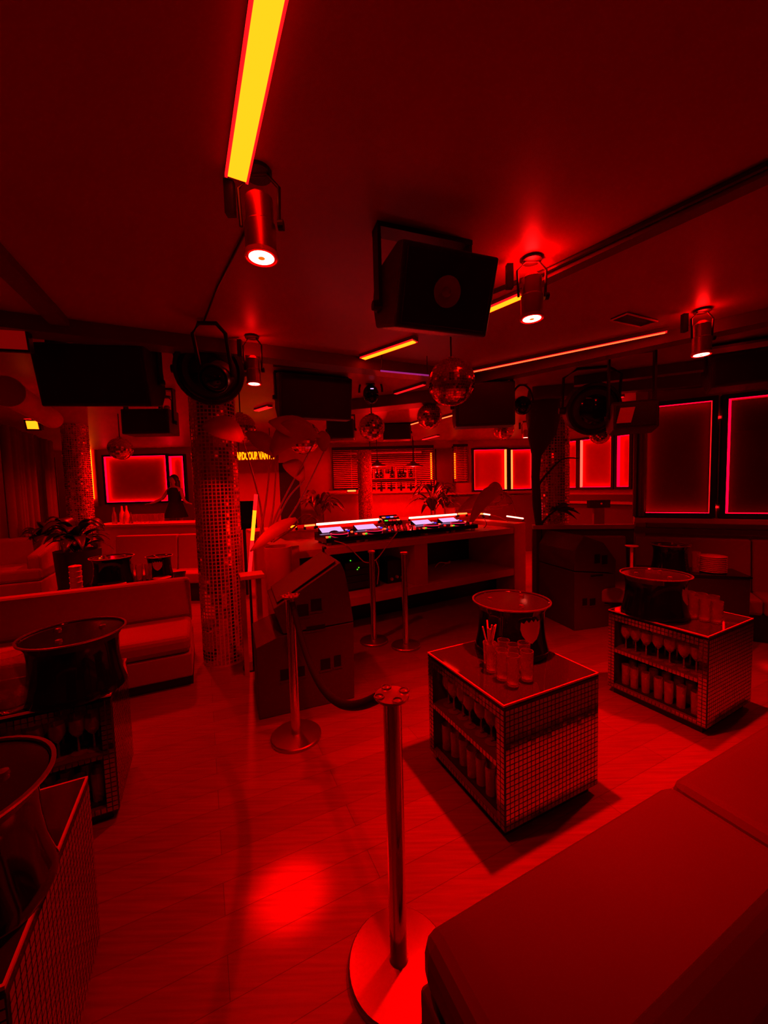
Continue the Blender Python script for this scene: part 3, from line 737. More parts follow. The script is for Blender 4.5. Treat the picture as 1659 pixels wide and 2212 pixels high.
led_bar((1315,863),(1345,858), L_red, 'short red light bar above the box with the white card', .03)
led_bar((855,851),(915,832), L_red, 'dim red light bar beside the moving light', .03)

def spot(px, py, z, label, mwt, size=100, r=.055, h=.20, hot=0, blend=1., tgt=None, top=CZ, sl=.03, leak=0):
    p = Zp(px, py, z)
    t = thing('spotlight', label, 'light', p)
    ob('can', MB().lathe([(r*.97,.0),(r,.0),(r,h*.55),(r*.9,h*.58),(r*.9,h),(r*.5,h+.02),(.0001,h+.02)], 28), M_chromed if z < 99 else M_black, t, smooth=True)
    ob('rim', MB().lathe([(r*1.0,-.004),(r*1.10,-.004),(r*1.10,.012),(r*1.0,.012),(r*1.0,-.004)], 28), M_edge, t, smooth=True)
    ob('lens', MB().lathe([(r*.82,-.002),(.0001,-.003)], 24), L_lens, t)
    ob('chip', MB().lathe([(r*.22,-.004),(.0001,-.006)], 16), L_chip, t)
    g = MB(); hh = top-z
    g.tube([(-r*1.25,0,h*.55),(-r*1.35,0,hh*.8),(-r*.6,0,hh-.015),(r*.6,0,hh-.015),(r*1.35,0,hh*.8),(r*1.25,0,h*.55)], .007, 8)
    ob('yoke', g, M_black, t)
    ob('knob', MB().lathe([(.018,0),(.018,.02),(.0001,.02)], 12, (r*1.2,0,h*.55), (1,0,0)), M_black, t)
    ob('ceiling_plate', MB().lathe([(.05,hh-.015),(.05,hh-.001),(.0001,hh-.001)], 20), M_black, t)
    ob('power_box', MB().box((-r*2.3,.0,hh-.14),(-r*1.7,.03,hh-.02)), M_black, t)
    def L(e, s, b, rad):
        l = bpy.data.lights.new('spot_beam', 'SPOT'); l.energy = e*LAMP; l.color = RED; l.spot_size = math.radians(s); l.spot_blend = b; l.shadow_soft_size = rad
        o = bpy.data.objects.new('spot_beam', l); COL.objects.link(o); o.parent = t; o.location = (0,0,-.012)
        if tgt: o.rotation_euler = (Vector(tgt)-p).to_track_quat('-Z', 'Y').to_euler()
    if leak:                                          # light leaking from the vents at the back of the can
        l = bpy.data.lights.new('vent_glow', 'POINT'); l.energy = leak*LAMP; l.color = RED; l.shadow_soft_size = .03
        o = bpy.data.objects.new('vent_glow', l); COL.objects.link(o); o.parent = t; o.location = (0, 0, h+.05)
    if mwt: L(mwt, size, blend, sl)
    if hot: L(hot, 9, 1.0, .05)
    return t
spot(565,556,2.50,'nearest spotlight hanging under the end of the wide yellow bar', 60, 130, hot=850)
spot(1149,688,2.50,'spotlight right of the hanging speaker, above the middle table', 430, 84, leak=5)
spot(1515,766,2.50,'spotlight near the right edge above the right table', 330, 88, leak=1.5)
spot(549,829,2.45,'small spotlight left of the hanging speaker box with a bright side', 95, 130, leak=1.0, r=.05, h=.18)
p = Zp(1640,1420)
spot(1720,800,2.5,'spotlight over the floor beyond the right table', 60, 90, hot=900)
spot(1135,945,2.50,'small far spotlight left of the dark trunk', 150, 140, r=.05, h=.12)
spot(362,902,2.55,'small far spotlight beside the little screen', 120, 130, r=.045, h=.12)
# fill lamps added to brighten the back of the room
for dl, (x, y, z, e) in enumerate(((-2.2,6.2,2.55,260), (-4.2,6.8,2.5,260), (.3,7.6,2.5,300), (2.4,7.6,2.5,260), (-3.9,4.2,2.5,90))):
    t = thing('fill_lamp', ('added ceiling fill light behind the DJ booth plants','added ceiling fill light over the left back ledge','added ceiling fill light in front of the bottle shelf','added ceiling fill light before the back corner windows','added ceiling fill light over the left back sofas')[dl], 'light', (x, y, CZ-.03), 0, 'added far fill lights')
    ob('ring', MB().lathe([(.05,.0),(.065,.0),(.065,.029),(.05,.029),(.05,0)], 20), M_black, t)
    ob('lens', MB().lathe([(.05,.012),(.0001,.012)], 20), L_red, t)
    l = bpy.data.lights.new('spot_beam', 'SPOT'); l.energy = e*LAMP; l.color = RED; l.spot_size = math.radians(140); l.spot_blend = 1; l.shadow_soft_size = .05
    o = bpy.data.objects.new('spot_beam', l); COL.objects.link(o); o.parent = t
    o.location = (0,0,-.02)

# ================================================================ HANGING GEAR
# central speaker on its yoke
ya = Zp(843,470,CZ-.02); 
M_horn = mat('horn_plastic', (.30,.01,.01), .5)
def hang_speaker(label, o, ang, w, prof, horn=None, yoke=True, drop=.14, m=None, nm='ceiling_speaker', logo=None, tilt=0):
    """o: front lower left corner, ang: plan angle of the front, prof: (v, z) side outline relative to o"""
    r = thing(nm, label, 'loudspeaker', o, ang)
    ob('cabinet', MB().prism([(0,v,z) for v, z in prof], (w,0,0)), m or M_cabd, r, bevel=.012).rotation_euler = (tilt,0,0)
    zt = max(z for v, z in prof); zf = [z for v, z in prof if v == 0]
    ob('front_grille', MB().box((.025,-.008,min(zf)+.02),(w-.025,-.001,max(zf)-.02)), m or M_black, r, bevel=.003).rotation_euler = (tilt,0,0)
    if horn:
        hx, hz, hr = horn
        ob('horn', MB().lathe([(hr,.0),(hr,.012),(hr*.9,.012),(hr*.35,-.0),(hr*.25,.004),(.0001,.010)], 28, (hx,-.010,hz), (0,-1,0)), M_horn, r, smooth=True).rotation_euler = (tilt,0,0)
    if yoke:
        top = CZ-o[2]; vm = max(v for v, z in prof)*.5
        for x in (-.012, w+.004): ob('yoke_arm', MB().box((x-.004,vm-.035,zt*.45),(x+.012,vm+.035,top)), M_black, r)
        ob('yoke_bar', MB().box((-.016,vm-.04,top-.022),(w+.016,vm+.04,top-.001)), M_black, r)
        ob('yoke_knob', MB().lathe([(.025,0),(.02,.02),(.0001,.02)], 12, (w+.016,vm,zt*.5), (1,0,0)), M_black, r)
        ob('yoke_knob', MB().lathe([(.025,0),(.02,.02),(.0001,.02)], 12, (-.016,vm,zt*.5), (-1,0,0)), M_black, r)
    return r
dcen = 1.62
ol = Yp(852,706,dcen); otop = Yp(862,548,dcen)
oc = hang_speaker('black loudspeaker hanging from a yoke in the middle of the ceiling', ol, math.radians(19), .44,
    [(0,0),(0,.305),(.06,.31),(.26,.25),(.34,.18),(.34,.10),(.26,.0),(.10,.0)], horn=(.21,.15,.058), tilt=math.radians(20))
o = Yp(84,872,2.75)
hang_speaker('big dark screen box hanging at the left, in front of the far wall', Yp(90,878,2.8), math.radians(8), .74, [(0,0),(0,.43),(.22,.43),(.30,.30),(.30,.10),(.2,0)], yoke=True, tilt=math.radians(12))
hang_speaker('small dark box hanging behind the big one at the left', Yp(263,938,4.2), math.radians(4), .50, [(0,0),(0,.27),(.25,.27),(.25,0)], yoke=True)
hang_speaker('dark hanging speaker with a lit left flank, right of the small spotlight', Yp(604,900,3.7), math.radians(24), .72, [(0,0),(0,.40),(.10,.42),(.28,.34),(.28,.08),(.14,-.02)], yoke=True, tilt=math.radians(10))
hang_speaker('dark hanging speaker box above the left part of the blind', Yp(706,948,6.0), 0, .42, [(0,0),(0,.30),(.3,.30),(.3,0)], yoke=True)
hang_speaker('dark hanging box above the pendant lamps', Yp(828,950,7.0), 0, .50, [(0,0),(0,.28),(.3,.28),(.3,0)], yoke=True)
sp = hang_speaker('broad dark hanging speaker right of the big mirror ball', Yp(985,922,4.0), math.radians(-4), .60, [(0,0),(0,.44),(.2,.46),(.34,.34),(.34,.1),(.2,0)], yoke=True)
sp = hang_speaker('hanging lamp box with a light card on its front, left of the big window', Yp(1325,928,3.4), math.radians(-20), .34, [(0,0),(0,.22),(.08,.25),(.34,.20),(.36,.05),(.2,-.03)], yoke=True)
ob('card', MB().prism([(.02,-.012,.05),(.13,-.012,.05),(.16,-.012,.18),(.05,-.012,.18)], (0,.003,0)), M_white, sp)
hang_speaker('black loudspeaker on a yoke at the right edge of the picture', Yp(1535,838,3.3), math.radians(-30), .55, [(0,0),(0,.26),(.1,.30),(.30,.26),(.34,.10),(.2,-.02)], horn=None)
# round stage lamp above the left column
def drum_lamp(label, p, r, d, L, name='stage_lamp', yk=True):
    t = thing(name, label, 'stage lamp', mw=aim(p, d))
    ob('drum', MB().lathe([(.0001,0),(r*.80,0),(r,.05),(r,L*.7),(r*.7,L),(.0001,L)], 32, (0,0,0), (0,1,0)), M_cabd, t, smooth=True)
    ob('front_ring', MB().lathe([(r*1.04,-.02),(r*1.08,0),(r*1.04,.03),(r*.95,.03),(r*.95,-.02),(r*1.04,-.02)], 32, (0,0,0), (0,1,0)), M_black, t, smooth=True)
    ob('lens', MB().lathe([(r*.60,-.03),(r*.4,-.05),(.0001,-.06)], 28, (0,0,0), (0,1,0)), M_blackg, t, smooth=True)
    for s in (-1, 1): ob('yoke_knob', MB().lathe([(r*.16,0),(r*.13,r*.25),(.0001,r*.25)], 12, (s*r,L*.35,0), (s,0,0)), M_black, t)
    top = CZ-p[2]
    g = MB().tube([(-r*1.12,L*.35,0),(-r*1.12,L*.35,top*.75),(-r*.6,L*.35,top-.03),(r*.6,L*.35,top-.03),(r*1.12,L*.35,top*.75),(r*1.12,L*.35,0)], .014, 8)
    if yk: ob('yoke', g, M_black, t)
    return t
q = Yp(452,802,3.05)
drum_lamp('big round stage lamp in front of the top of the left column', q, .24, (.25,-1,-.35), .40)
drum_lamp('smaller lamp head nested below the big round one', Yp(462,818,2.72), .095, (.1,-1,-.5), .24)
drum_lamp('round stage lamp hanging between the dark trunk and the window wall', Yp(1283,884,3.9), .24, (-.2,-1,-.2), .36)
# moving light with ring yoke
t = thing('moving_light', 'small moving light in a looped yoke left of the big mirror ball', 'stage lamp', Yp(801,852,4.4))
ob('head', MB().sphere((0,0,0), .09, 18, 12, (1,1,1.2)), M_blackg, t, smooth=True)
ob('lens', MB().lathe([(.05,0),(.0001,.01)], 18, (0,-.07,.0), (.2,-1,-.6)), M_blackg, t, smooth=True)
ob('status_light', MB().box((.0,-.098,.035),(.035,-.09,.045)), L_screen, t)
ob('yoke', MB().tube([(.13*math.cos(a), 0, .02+.22*math.sin(a) if math.sin(a) > 0 else .02) for a in [PI*k/14 for k in range(15)]], .012, 8), M_black, t, smooth=True)
ob('clamp', MB().box((-.05,-.05,.24),(.05,.05,CZ-t.location.z-.001)), M_black, t)
t = thing('moving_light', 'moving light hanging right of the broad dark speaker', 'stage lamp', Yp(1128,876,4.6))
ob('head', MB().sphere((0,0,0), .10, 18, 12, (1,1,1.1)), M_blackg, t, smooth=True)
ob('yoke', MB().tube([(.13*math.cos(a), 0, .02+.22*math.sin(a)) for a in [PI*k/14 for k in range(15)]], .012, 8), M_black, t, smooth=True)
ob('clamp', MB().box((-.05,-.05,.24),(.05,.05,CZ-t.location.z-.001)), M_black, t)
# mirror balls
def ball(px, py, rp, y, label, n=34):
    p = Yp(px, py, y); c = (p-Vector((0,0,H))).dot(fwd); r = rp*c/F
    t = thing('mirror_ball', label, 'mirror ball', p)
    ob('core', MB().sphere((0,0,0), r*.985, 32, 18), M_grout, t, smooth=True)
    mb = MB(); m = n//2
    for i in range(m):
        t0, t1 = PI*(i+.06)/m, PI*(i+.94)/m; k = max(4, round(n*math.sin((t0+t1)/2)))
        for j in range(k):
            g0, g1 = 2*PI*(j+.05)/k, 2*PI*(j+.95)/k; a, b = random.gauss(0,.022), random.gauss(0,.022)
            vs = []
            for tt, gg, s, q in ((t0,g0,-1,-1),(t1,g0,-1,1),(t1,g1,1,1),(t0,g1,1,-1)):
                rr = r*(1+a*s*.12+b*q*.12); vs.append((rr*math.sin(tt)*math.cos(gg), rr*math.sin(tt)*math.sin(gg), rr*math.cos(tt)))
            mb.add(vs, [(0,1,2,3)])
    ob('mirror_tiles', mb, M_mirror, t)
    ob('top_cap', MB().lathe([(r*.22,r*.97),(r*.2,r*1.03),(.0001,r*1.04)], 16), M_chromed, t, smooth=True)
    ob('hanging_rod', MB().tube([(0,0,r*1.02),(0,0,CZ-p.z-.001)], .007, 8), M_black, t)
    return t
ball(975,826,50,2.9,'largest mirror ball, below the hanging speaker', 58)
ball(928,899,27,4.9,'middle mirror ball just below the largest one')
ball(803,923,28,4.8,'mirror ball hanging over the slim column')
ball(343,858,16,6.0,'small mirror ball beside the big dark box at the left')
ball(260,969,24,5.6,'mirror ball hanging over the left window top')
ball(1296,938,21,5.0,'mirror ball under the round lamp at the right')
ball(362,918,14,6.8,'tiny mirror ball left of the left column')
ball(1088,928,22,6.0,'mirror ball hanging below the broad dark speaker')
ball(520,925,32,4.6,'mirror ball half hidden behind the big left leaf')
ball(655,945,36,4.9,'mirror ball behind the paper-like leaf above the booth')

# pipes, rails and cables on the ceiling
def rail(label, pts, r, name='ceiling_pipe', m=None, z=CZ):
    P = [Zp(a, b, z-r-.002) for a, b in pts]; return tag(ob(name, MB().tube(P, r, 8), m or M_black, smooth=True), label, 'pipe')
rail('dark lighting pipe running right from the middle spotlight', [(1040,640),(1180,585),(1659,355)], .014)
rail('thin dark cable on the ceiling below the nearest spotlight', [(560,440),(520,520),(470,620),(438,700)], .006, 'ceiling_cable')
rail('dark truss pipe across the ceiling behind the hanging speaker', [(590,785),(800,800),(940,812)], .03, 'truss_pipe')
a = Zp(820,800,2.62); b = Zp(926,812,2.62)
t = thing('purple_tube', 'thin purple light line between the moving light and the big mirror ball', 'light', Yp(822,801,3.4))
e_ = Yp(926,811,3.5)-t.location
ob('tube', MB().tube([(0,0,0), tuple(e_)], .007, 6), L_purple, t)
for k in (.03,.97): ob('hanger', MB().tube([tuple(e_*k), (e_.x*k, e_.y*k, CZ-t.location.z-.001)], .004, 6), M_black, t)

# ceiling hatch
hc = [Zp(1319,688,CZ), Zp(1355,673,CZ), Zp(1421,690,CZ), Zp(1383,702,CZ)]
t = thing('ceiling_vent', 'dark square vent in the ceiling with a pale rim', 'vent', hc[0])
P = [h-hc[0] for h in hc]
ob('vent_panel', MB().prism([p-Vector((0,0,.012)) for p in P], (0,0,.011)), M_black, t)
fr = MB()
for i in range(4):
    fr.tube([P[i]-Vector((0,0,.014)), P[(i+1) % 4]-Vector((0,0,.014))], .006, 6)
ob('vent_rim', fr, M_white, t)

# far-left: air duct, screen, floodlight
da = Yp(14,846,2.9); db = Yp(112,905,4.3)
t = thing('air_duct', 'thick round duct entering from the left edge under the ceiling', 'duct', da)
ob('duct_pipe', MB().tube([(0,0,0), tuple(db-da)], .10, 32), M_wall, t, smooth=True)
ob('duct_flange', MB().tube([tuple((db-da).normalized()*-.02), tuple((db-da).normalized()*.03)], .112, 32), M_wall, t, smooth=True)
t = thing('wall_screen', 'small red screen in a dark frame at the upper left edge', 'screen', mw=aim(Yp(10,728,2.5), (.25,-1,-.15)))
ob('screen_frame', MB().box((-.3,0,-.085),(.125,.05,.085)), M_black, t, bevel=.004)
ob('screen_glass', MB().box((-.29,-.004,-.07),(.113,-.001,.07)), L_tv, t)
t = thing('flood_light', 'square floodlight glowing yellow beside the left curtain', 'light', mw=aim(Yp(70,918,4.2), (.3,-1,-.3)))
ob('flood_case', MB().box((-.07,0,-.06),(.07,.06,.06)), M_black, t, bevel=.005)
ob('flood_glass', MB().box((-.05,-.004,-.042),(.05,-.001,.042)), L_yel, t)
l = bpy.data.lights.new('flood_beam', 'SPOT'); l.energy = 160*LAMP; l.color = RED; l.spot_size = math.radians(80); l.spot_blend = .6; l.shadow_soft_size = .04
o = bpy.data.objects.new('flood_beam', l); COL.objects.link(o); o.parent = t; o.location = (0,-.02,0); o.rotation_euler = (math.radians(-35),0,0)
ob('flood_bracket', MB().tube([(0,.03,.05),(0,.03,CZ-Yp(70,918,4.2).z-.02)], .01, 8), M_black, t)
led_bar((163,729),(187,748), L_red, 'short pink light bar above the big dark screen box', .09)
# yellow wall tube at the left
t = thing('light_column', 'upright yellow light tube on the back wall left of the window', 'light', onb(200,1000)+Vector((0,-.08,0)))
z0 = onb(205,1078).z; z1 = onb(192,972).z
ob('tube', MB().tube([(0,0,z0-t.location.z),(0,0,z1-t.location.z)], .035, 10), L_yel, t)
ob('tube_back', MB().box((-.11,.02,z0-t.location.z-.2),(.11,.06,z1-t.location.z+.05)), M_wood, t)

# curtain at the left
def curtain(label, a, b, z0, z1, n=14, amp=.05):
    mb = MB(); a = Vector(a); b = Vector(b); L = (b-a).length; d = (b-a)/L; nn = Vector((d.y,-d.x,0)); N = n*8; vs = []
    for i in range(N+1):
        s = i/N; o = a+d*(L*s)+nn*(amp*math.sin(s*n*2*PI)+.02*math.sin(s*17)); vs += [(o.x,o.y,z0),(o.x,o.y,z1)]
    mb.add(vs, [(2*i,2*i+2,2*i+3,2*i+1) for i in range(N)])
    return tag(ob('curtain', mb, M_curt, smooth=True, solid=.006), label, 'curtain')
curtain('heavy curtain hanging at the far left edge', (-5.0,5.1,0), (-5.9,6.9,0), .02, 2.6, 12, .07)
curtain('curtain panel on the back wall beside the left mosaic column', Vector(onb(95,1000))+Vector((0,-.5,-onb(95,1000).z)), Vector(onb(150,1000))+Vector((0,-.45,-onb(150,1000).z)), .02, 2.6, 6, .05)
curtain('narrow curtain at the pillar beside the big window', o1+nrm1*.10-d1*.02, o1+nrm1*.10+d1*.11, 1.22, 2.5, 2, .02)

# ================================================================ PLANTS
def leaf(base, tip, wd, droop=.15, n=10, fold=.25, side=None):
    """a blade with midrib fold between base and tip"""
    b = Vector(base); t = Vector(tip); d = t-b; L = d.length; s = side or d.cross(Vector((0,0,1))); s = Vector(s).normalized(); nn = s.cross(d).normalized()
    vs = []; mb = MB()
    for i in range(n+1):
        q = i/n; c = b+d*q+Vector((0,0,-droop*L*(4*q*(1-q)*-.6+q*q)))
        w_ = wd*math.sin(PI*min(1,(q*.93+.05)))**.8*(1-.25*q)
        vs += [c-s*w_+nn*fold*w_, c, c+s*w_+nn*fold*w_]
    mb.add(vs, [(3*i+k, 3*i+k+1, 3*i+k+4, 3*i+k+3) for i in range(n) for k in range(2)])
    return mb
def big_plant(label, pot, stems, pot_r=.2, pot_h=.5, m=None, lm=None, plate=None, name='potted_plant'):
    r = thing(name, label, 'plant', (pot[0], pot[1], pot[2]))
    P0 = Vector(pot)
    if pot_r: 
        ob('planter', MB().lathe([(pot_r*.75,0),(pot_r,pot_h),(pot_r*.9,pot_h),(pot_r*.85,pot_h*.9),(.0001,pot_h*.9)], 28), m or M_wood, r, smooth=True)
    for base, mid, lb, tip, w_, dr in stems:
        b, c, e = Vector(base)-P0, Vector(mid)-P0, Vector(lb)-P0
        ob('stalk', MB().tube(smoothpath([b, c, e], 8), .013, 7, .006), M_stem, r, smooth=True)
        ob('leaf', leaf(e, Vector(tip)-P0, w_, dr, side=(Vector(tip)-P0-e).cross(Vector((.15,-1,.35)))), lm or M_leafp, r, smooth=True, solid=.002)
    return r
yb = 3.75; pot = Yp(603,1250,3.58); pot.z = 0
YY = lambda x, y, d=0: Yp(x, y, yb+d)
bp = YY(600,1170)
big_plant('tall plant with huge paper-like leaves left of the DJ booth', (pot.x, pot.y, 0), [
    (YY(560,1165), YY(575,1080), YY(585,985), YY(692,905,-.2), .15, .25),
    (YY(575,1165), YY(612,1080), YY(685,945), YY(580,905,-.1), .13, .05),
    (YY(580,1165), YY(620,1080), YY(655,1040), YY(612,985,.1), .10, .2),
    (YY(570,1165), YY(560,1080), YY(525,950,-.45), YY(432,905,-.5), .12, .15),
    (YY(575,1165), YY(590,1100), YY(598,985), YY(530,925,.0), .10, .1),
    (YY(585,1170), YY(640,1095), YY(700,975), YY(696,925,.1), .08, .1),
    (YY(590,1170), YY(640,1135), YY(640,1120), YY(540,1185,-.3), .07, .05)], .13, 1.12)
# upright light tube leaning beside it
ta, tb = Yp(539,1238,3.5), Yp(553,1068,3.5)
t = thing('leaning_light_tube', 'leaning light tube glowing yellow in its middle, beside the left column', 'light', ta)
for q0, q1, m in ((0,.42,L_red),(.42,.80,L_yel),(.80,1,L_red)):
    ob('tube_section', MB().tube([tuple((tb-ta)*q0), tuple((tb-ta)*q1)], .016, 10), m, t)
ob('tube_stand', MB().tube([(0,0,0),(0,0,-ta.z)], .012, 8), M_black, t)
ob('tube_foot', MB().lathe([(.1,-ta.z),(.1,-ta.z+.012),(.0001,-ta.z+.014)], 20), M_black, t)
# side table with objects between column and speaker
sp_ = Yp(535,1240,3.3)
t = thing('side_shelf', 'small wooden shelf block between the left column and the speaker stack', 'shelf', sp_, A)
ob('shelf_top', MB().box((-.07,-.08,-.035),(.13,.10,0)), M_wood, t, bevel=.004)
ob('shelf_leg', MB().box((.07,.0,-sp_.z),(.11,.04,-.035)), M_wood, t)
ob('shelf_leg', MB().box((-.06,.05,-sp_.z),(-.02,.09,-.035)), M_wood, t)
# drooping leaves at the right end of the booth
yb = 5.4
yb = 6.1; pp = b0+BU*(BL-.18)+BV*1.21+Vector((0,0,1.14))
t = big_plant('broad leaf plant drooping over the right end of the booth', pp, [
    (pp+Vector((0,0,.1)), Yp(1070,1090,yb), Yp(1082,1062,yb), Yp(1010,1112,yb-.2), .13, .3),
    (pp+Vector((0,0,.1)), Yp(1075,1085,yb), Yp(1086,1062,yb), Yp(1045,1052,yb), .10, .3),
    (pp+Vector((0,0,.1)), Yp(1100,1090,yb), Yp(1088,1062,yb), Yp(1115,1110,yb), .06, .1),
    (pp+Vector((0,0,.1)), Yp(1080,1100,yb), Yp(1070,1088,yb), Yp(985,1090,yb), .12, .2)], .09, .12)
# bushy palms behind the booth
def bush(label, p, hgt, n, ln, w_, lm=None, pot_r=.2, pot_h=.5, seed=1, lift=.6):
    R_ = random.Random(seed); r = thing('potted_palm', label, 'plant', p)
    ob('planter', MB().lathe([(pot_r*.8,0),(pot_r,pot_h),(pot_r*.9,pot_h),(.0001,pot_h*.92)], 24), M_black, r, smooth=True)
    for i in range(n):
        a = i*2.4+R_.uniform(-.3,.3); el = R_.uniform(-.1,1.1)*lift+.15
        b = Vector((.03*math.cos(a), .03*math.sin(a), pot_h*.92)); c = Vector((.10*ln*math.cos(a), .10*ln*math.sin(a), hgt*R_.uniform(.75,1)))
        tip = c+Vector((ln*math.cos(a)*math.cos(el), ln*math.sin(a)*math.cos(el), ln*math.sin(el)))
        if i < 10: ob('stalk', MB().tube([b, (b+c)/2+Vector((0,0,.05)), c], .008, 6, .005), M_stem, r, smooth=True)
        ob('leaf', leaf(c, tip, w_*R_.uniform(.7,1.2), .35), lm or M_leafd, r, smooth=True, solid=.002)
    return r
p = Yp(690,1100,6.3); bush('bushy dark plant with glossy leaves behind the left booth end', (p.x, 6.3, 0), 1.45, 26, .42, .06, M_leaf, .22, .6, 3)
p = Yp(935,1060,7.4); bush('dark palm in front of the right part of the wide blind', (p.x, 7.4, 0), 1.55, 22, .5, .06, None, .2, .6, 5)
p = Yp(962,1060,8.2); bush('smaller dark plant against the dark panel by the narrow blind', (p.x, 8.2, 0), 1.5, 16, .35, .06, None, .2, .6, 8)
p = Yp(165,1150,4.9); bush('large dark bushy plant before the left mosaic column', (p.x, 4.9, 0), 1.22, 34, .36, .10, None, .25, .95, 11)
p = Yp(90,1150,5.35); bush('dark bushy plant beside the left curtain', (p.x, 5.35, 0), 1.25, 26, .25, .08, None, .16, 1.0, 12)
# dark trunk hanging in front of the right column with a bare branch
yt = 4.88
t = thing('decorative_trunk', 'dark tree trunk rising to the ceiling in front of the right column', 'tree', Yp(1165,1150,yt))
P0 = t.location.copy()
def TP(x, y): return Yp(x, y, yt)-P0
mb = MB(); pts = [(1165,1150,.035),(1160,1090,.055),(1156,1030,.05),(1160,985,.06),(1168,940,.17),(1172,900,.20),(1178,860,.21),(1180,820,.20)]
ring = []
path = [TP(x, y) for x, y, r_ in pts]; base = len(mb.v); n = 14; vs = []
for (x, y, r_), c in zip(pts, path):
    for k in range(n):
        g = 2*PI*k/n; rr = r_*(1+.12*math.sin(3*g+y*.05)); vs.append(c+Vector((rr*math.cos(g), rr*math.sin(g)*.7, 0)))
mb.add(vs, [(i*n+k, i*n+(k+1)%n, (i+1)*n+(k+1)%n, (i+1)*n+k) for i in range(len(pts)-1) for k in range(n)]+[tuple(range(n)), tuple((len(pts)-1)*n+k for k in range(n))])
ob('trunk', mb, M_bark, t, smooth=True)
ob('branch', MB().tube(smoothpath([TP(1165,1045), TP(1185,1020), TP(1215,992), TP(1250,990)], 6), .018, 8, .006), M_bark, t, smooth=True)
ob('branch', MB().tube(smoothpath([TP(1162,1150), TP(1175,1125), TP(1205,1100), TP(1240,1098)], 6), .018, 8, .006), M_bark, t, smooth=True)
for k, (x, y) in enumerate(((1195,1086),(1222,1084),(1245,1100),(1238,1112),(1205,1108),(1180,1100))):
    ob('leaf', leaf(TP(1200,1100), TP(x, y)+Vector((0,-.1,0)), .035, .2, side=(0,.6,1)), M_leafd, t, smooth=True, solid=.002)
if P0.z > 0: ob('trunk_foot', MB().tube([(0,0,0),(0,0,-P0.z)], .035, 10), M_bark, t)

# ================================================================ BACK BAR
def onb_at(px, py, off): p = onb(px, py); v = (p-Vector((0,0,H))); return Vector((0,0,H))+v*((p.y-off)/p.y)
ca = onb_at(700,1110,1.0); cb = onb_at(965,1100,1.0)
t = thing('bar_counter', 'long bar counter below the wide blind', 'counter', (ca.x, ca.y, 0))
zt_ = onb_at(830,1062,1.0).z
ob('counter_body', MB().box((0,0,0),(cb.x-ca.x,.45,zt_-.04)), M_wood, t)
ob('counter_top', MB().box((-.03,-.05,zt_-.04),(cb.x-ca.x+.03,.48,zt_)), M_wood, t, bevel=.005)
t = thing('bottle_shelf', 'narrow shelf of bottles hanging in front of the wide blind', 'shelf', onb_at(800,1034,.35))
e_ = onb_at(895,1034,.35)-t.location
ob('shelf_board', MB().box((0,-.08,-.02),(e_.x,.08,0)), M_wood, t)
for k in (0, e_.x-.02): ob('shelf_hanger', MB().box((k,-.01,0),(k+.02,.01,CZ-t.location.z-.001)), M_black, t)
BP = [(.034,0),(.036,.01),(.036,.14),(.014,.20),(.013,.26),(.0001,.262)]
B0 = None
def bottle(p, label, group, s=1.0, m=None):
    o = ob('bottle', MB().lathe(BP, 12), m or M_blackg, smooth=True, loc=p); o.scale = (s,s,s); tag(o, label, 'bottle', group); return o
for i in range(11):
    q = t.location+Vector((.08+i*(e_.x-.16)/10, random.uniform(-.03,.03), 0))
    bottle(q, '%s bottle from the left on the hanging shelf before the wide blind' % ORD[i], 'bottles on the hanging shelf', random.uniform(.8,1.15), M_blackg if i % 3 else M_chromed)
for i in range(16):
    q = Vector((ca.x+.9+i*.12, ca.y+.2+random.uniform(-.05,.05), zt_))
    bottle(q, '%s bottle from the left on the bar counter below the blind' % ORD[i], 'bottles on the bar counter', random.uniform(.7,1.0), M_chrome if i % 2 else M_blackg)
t = thing('glowing_box', 'small yellow glowing box on the left end of the bar counter', 'light', onb_at(757,1062,1.0)+Vector((0,.1,0)))
t.location.z = zt_
ob('glow_panel', MB().box((-.08,0,.02),(.12,.03,.06)), L_pinky, t); ob('box_base', MB().box((-.10,-.02,0),(.14,.06,.02)), M_black, t)
t = thing('ice_bowl', 'bright square ice bucket on the shelf between the pendant lamps', 'bucket', onb_at(835,1033,.6)); 
ob('bowl_body', MB().lathe([(.10,0),(.13,.18),(.12,.18),(.09,.02),(.0001,.02)], 20), M_edge, t, smooth=True)
t.location = onb_at(836,1033,.35)+Vector((0,0,.002)); t.scale = (.6,.6,.6)
def pendant(px, py, off, label):
    p = onb_at(px, py, off); t = thing('pendant_lamp', label, 'pendant lamp', p)
    ob('lamp_shade', MB().lathe([(.235,0),(.23,.01),(.07,.09),(.03,.13),(.0001,.135)], 28), M_cab, t, smooth=True)
    ob('cord', MB().tube([(0,0,.13),(0,0,CZ-p.z-.001)], .008, 6), M_black, t)
    ob('bulb', MB().sphere((0,0,.02), .03, 12, 8), L_red, t, smooth=True)
    l = bpy.data.lights.new('bulb_light', 'POINT'); l.energy = 75*LAMP; l.color = RED; l.shadow_soft_size = .04
    o = bpy.data.objects.new('bulb_light', l); COL.objects.link(o); o.parent = t; o.location = (0,0,-.05)
pendant(815,1008,1.2,'left pendant lamp over the bar, partly behind the slim column'); pendant(892,1008,1.2,'right pendant lamp over the bar')
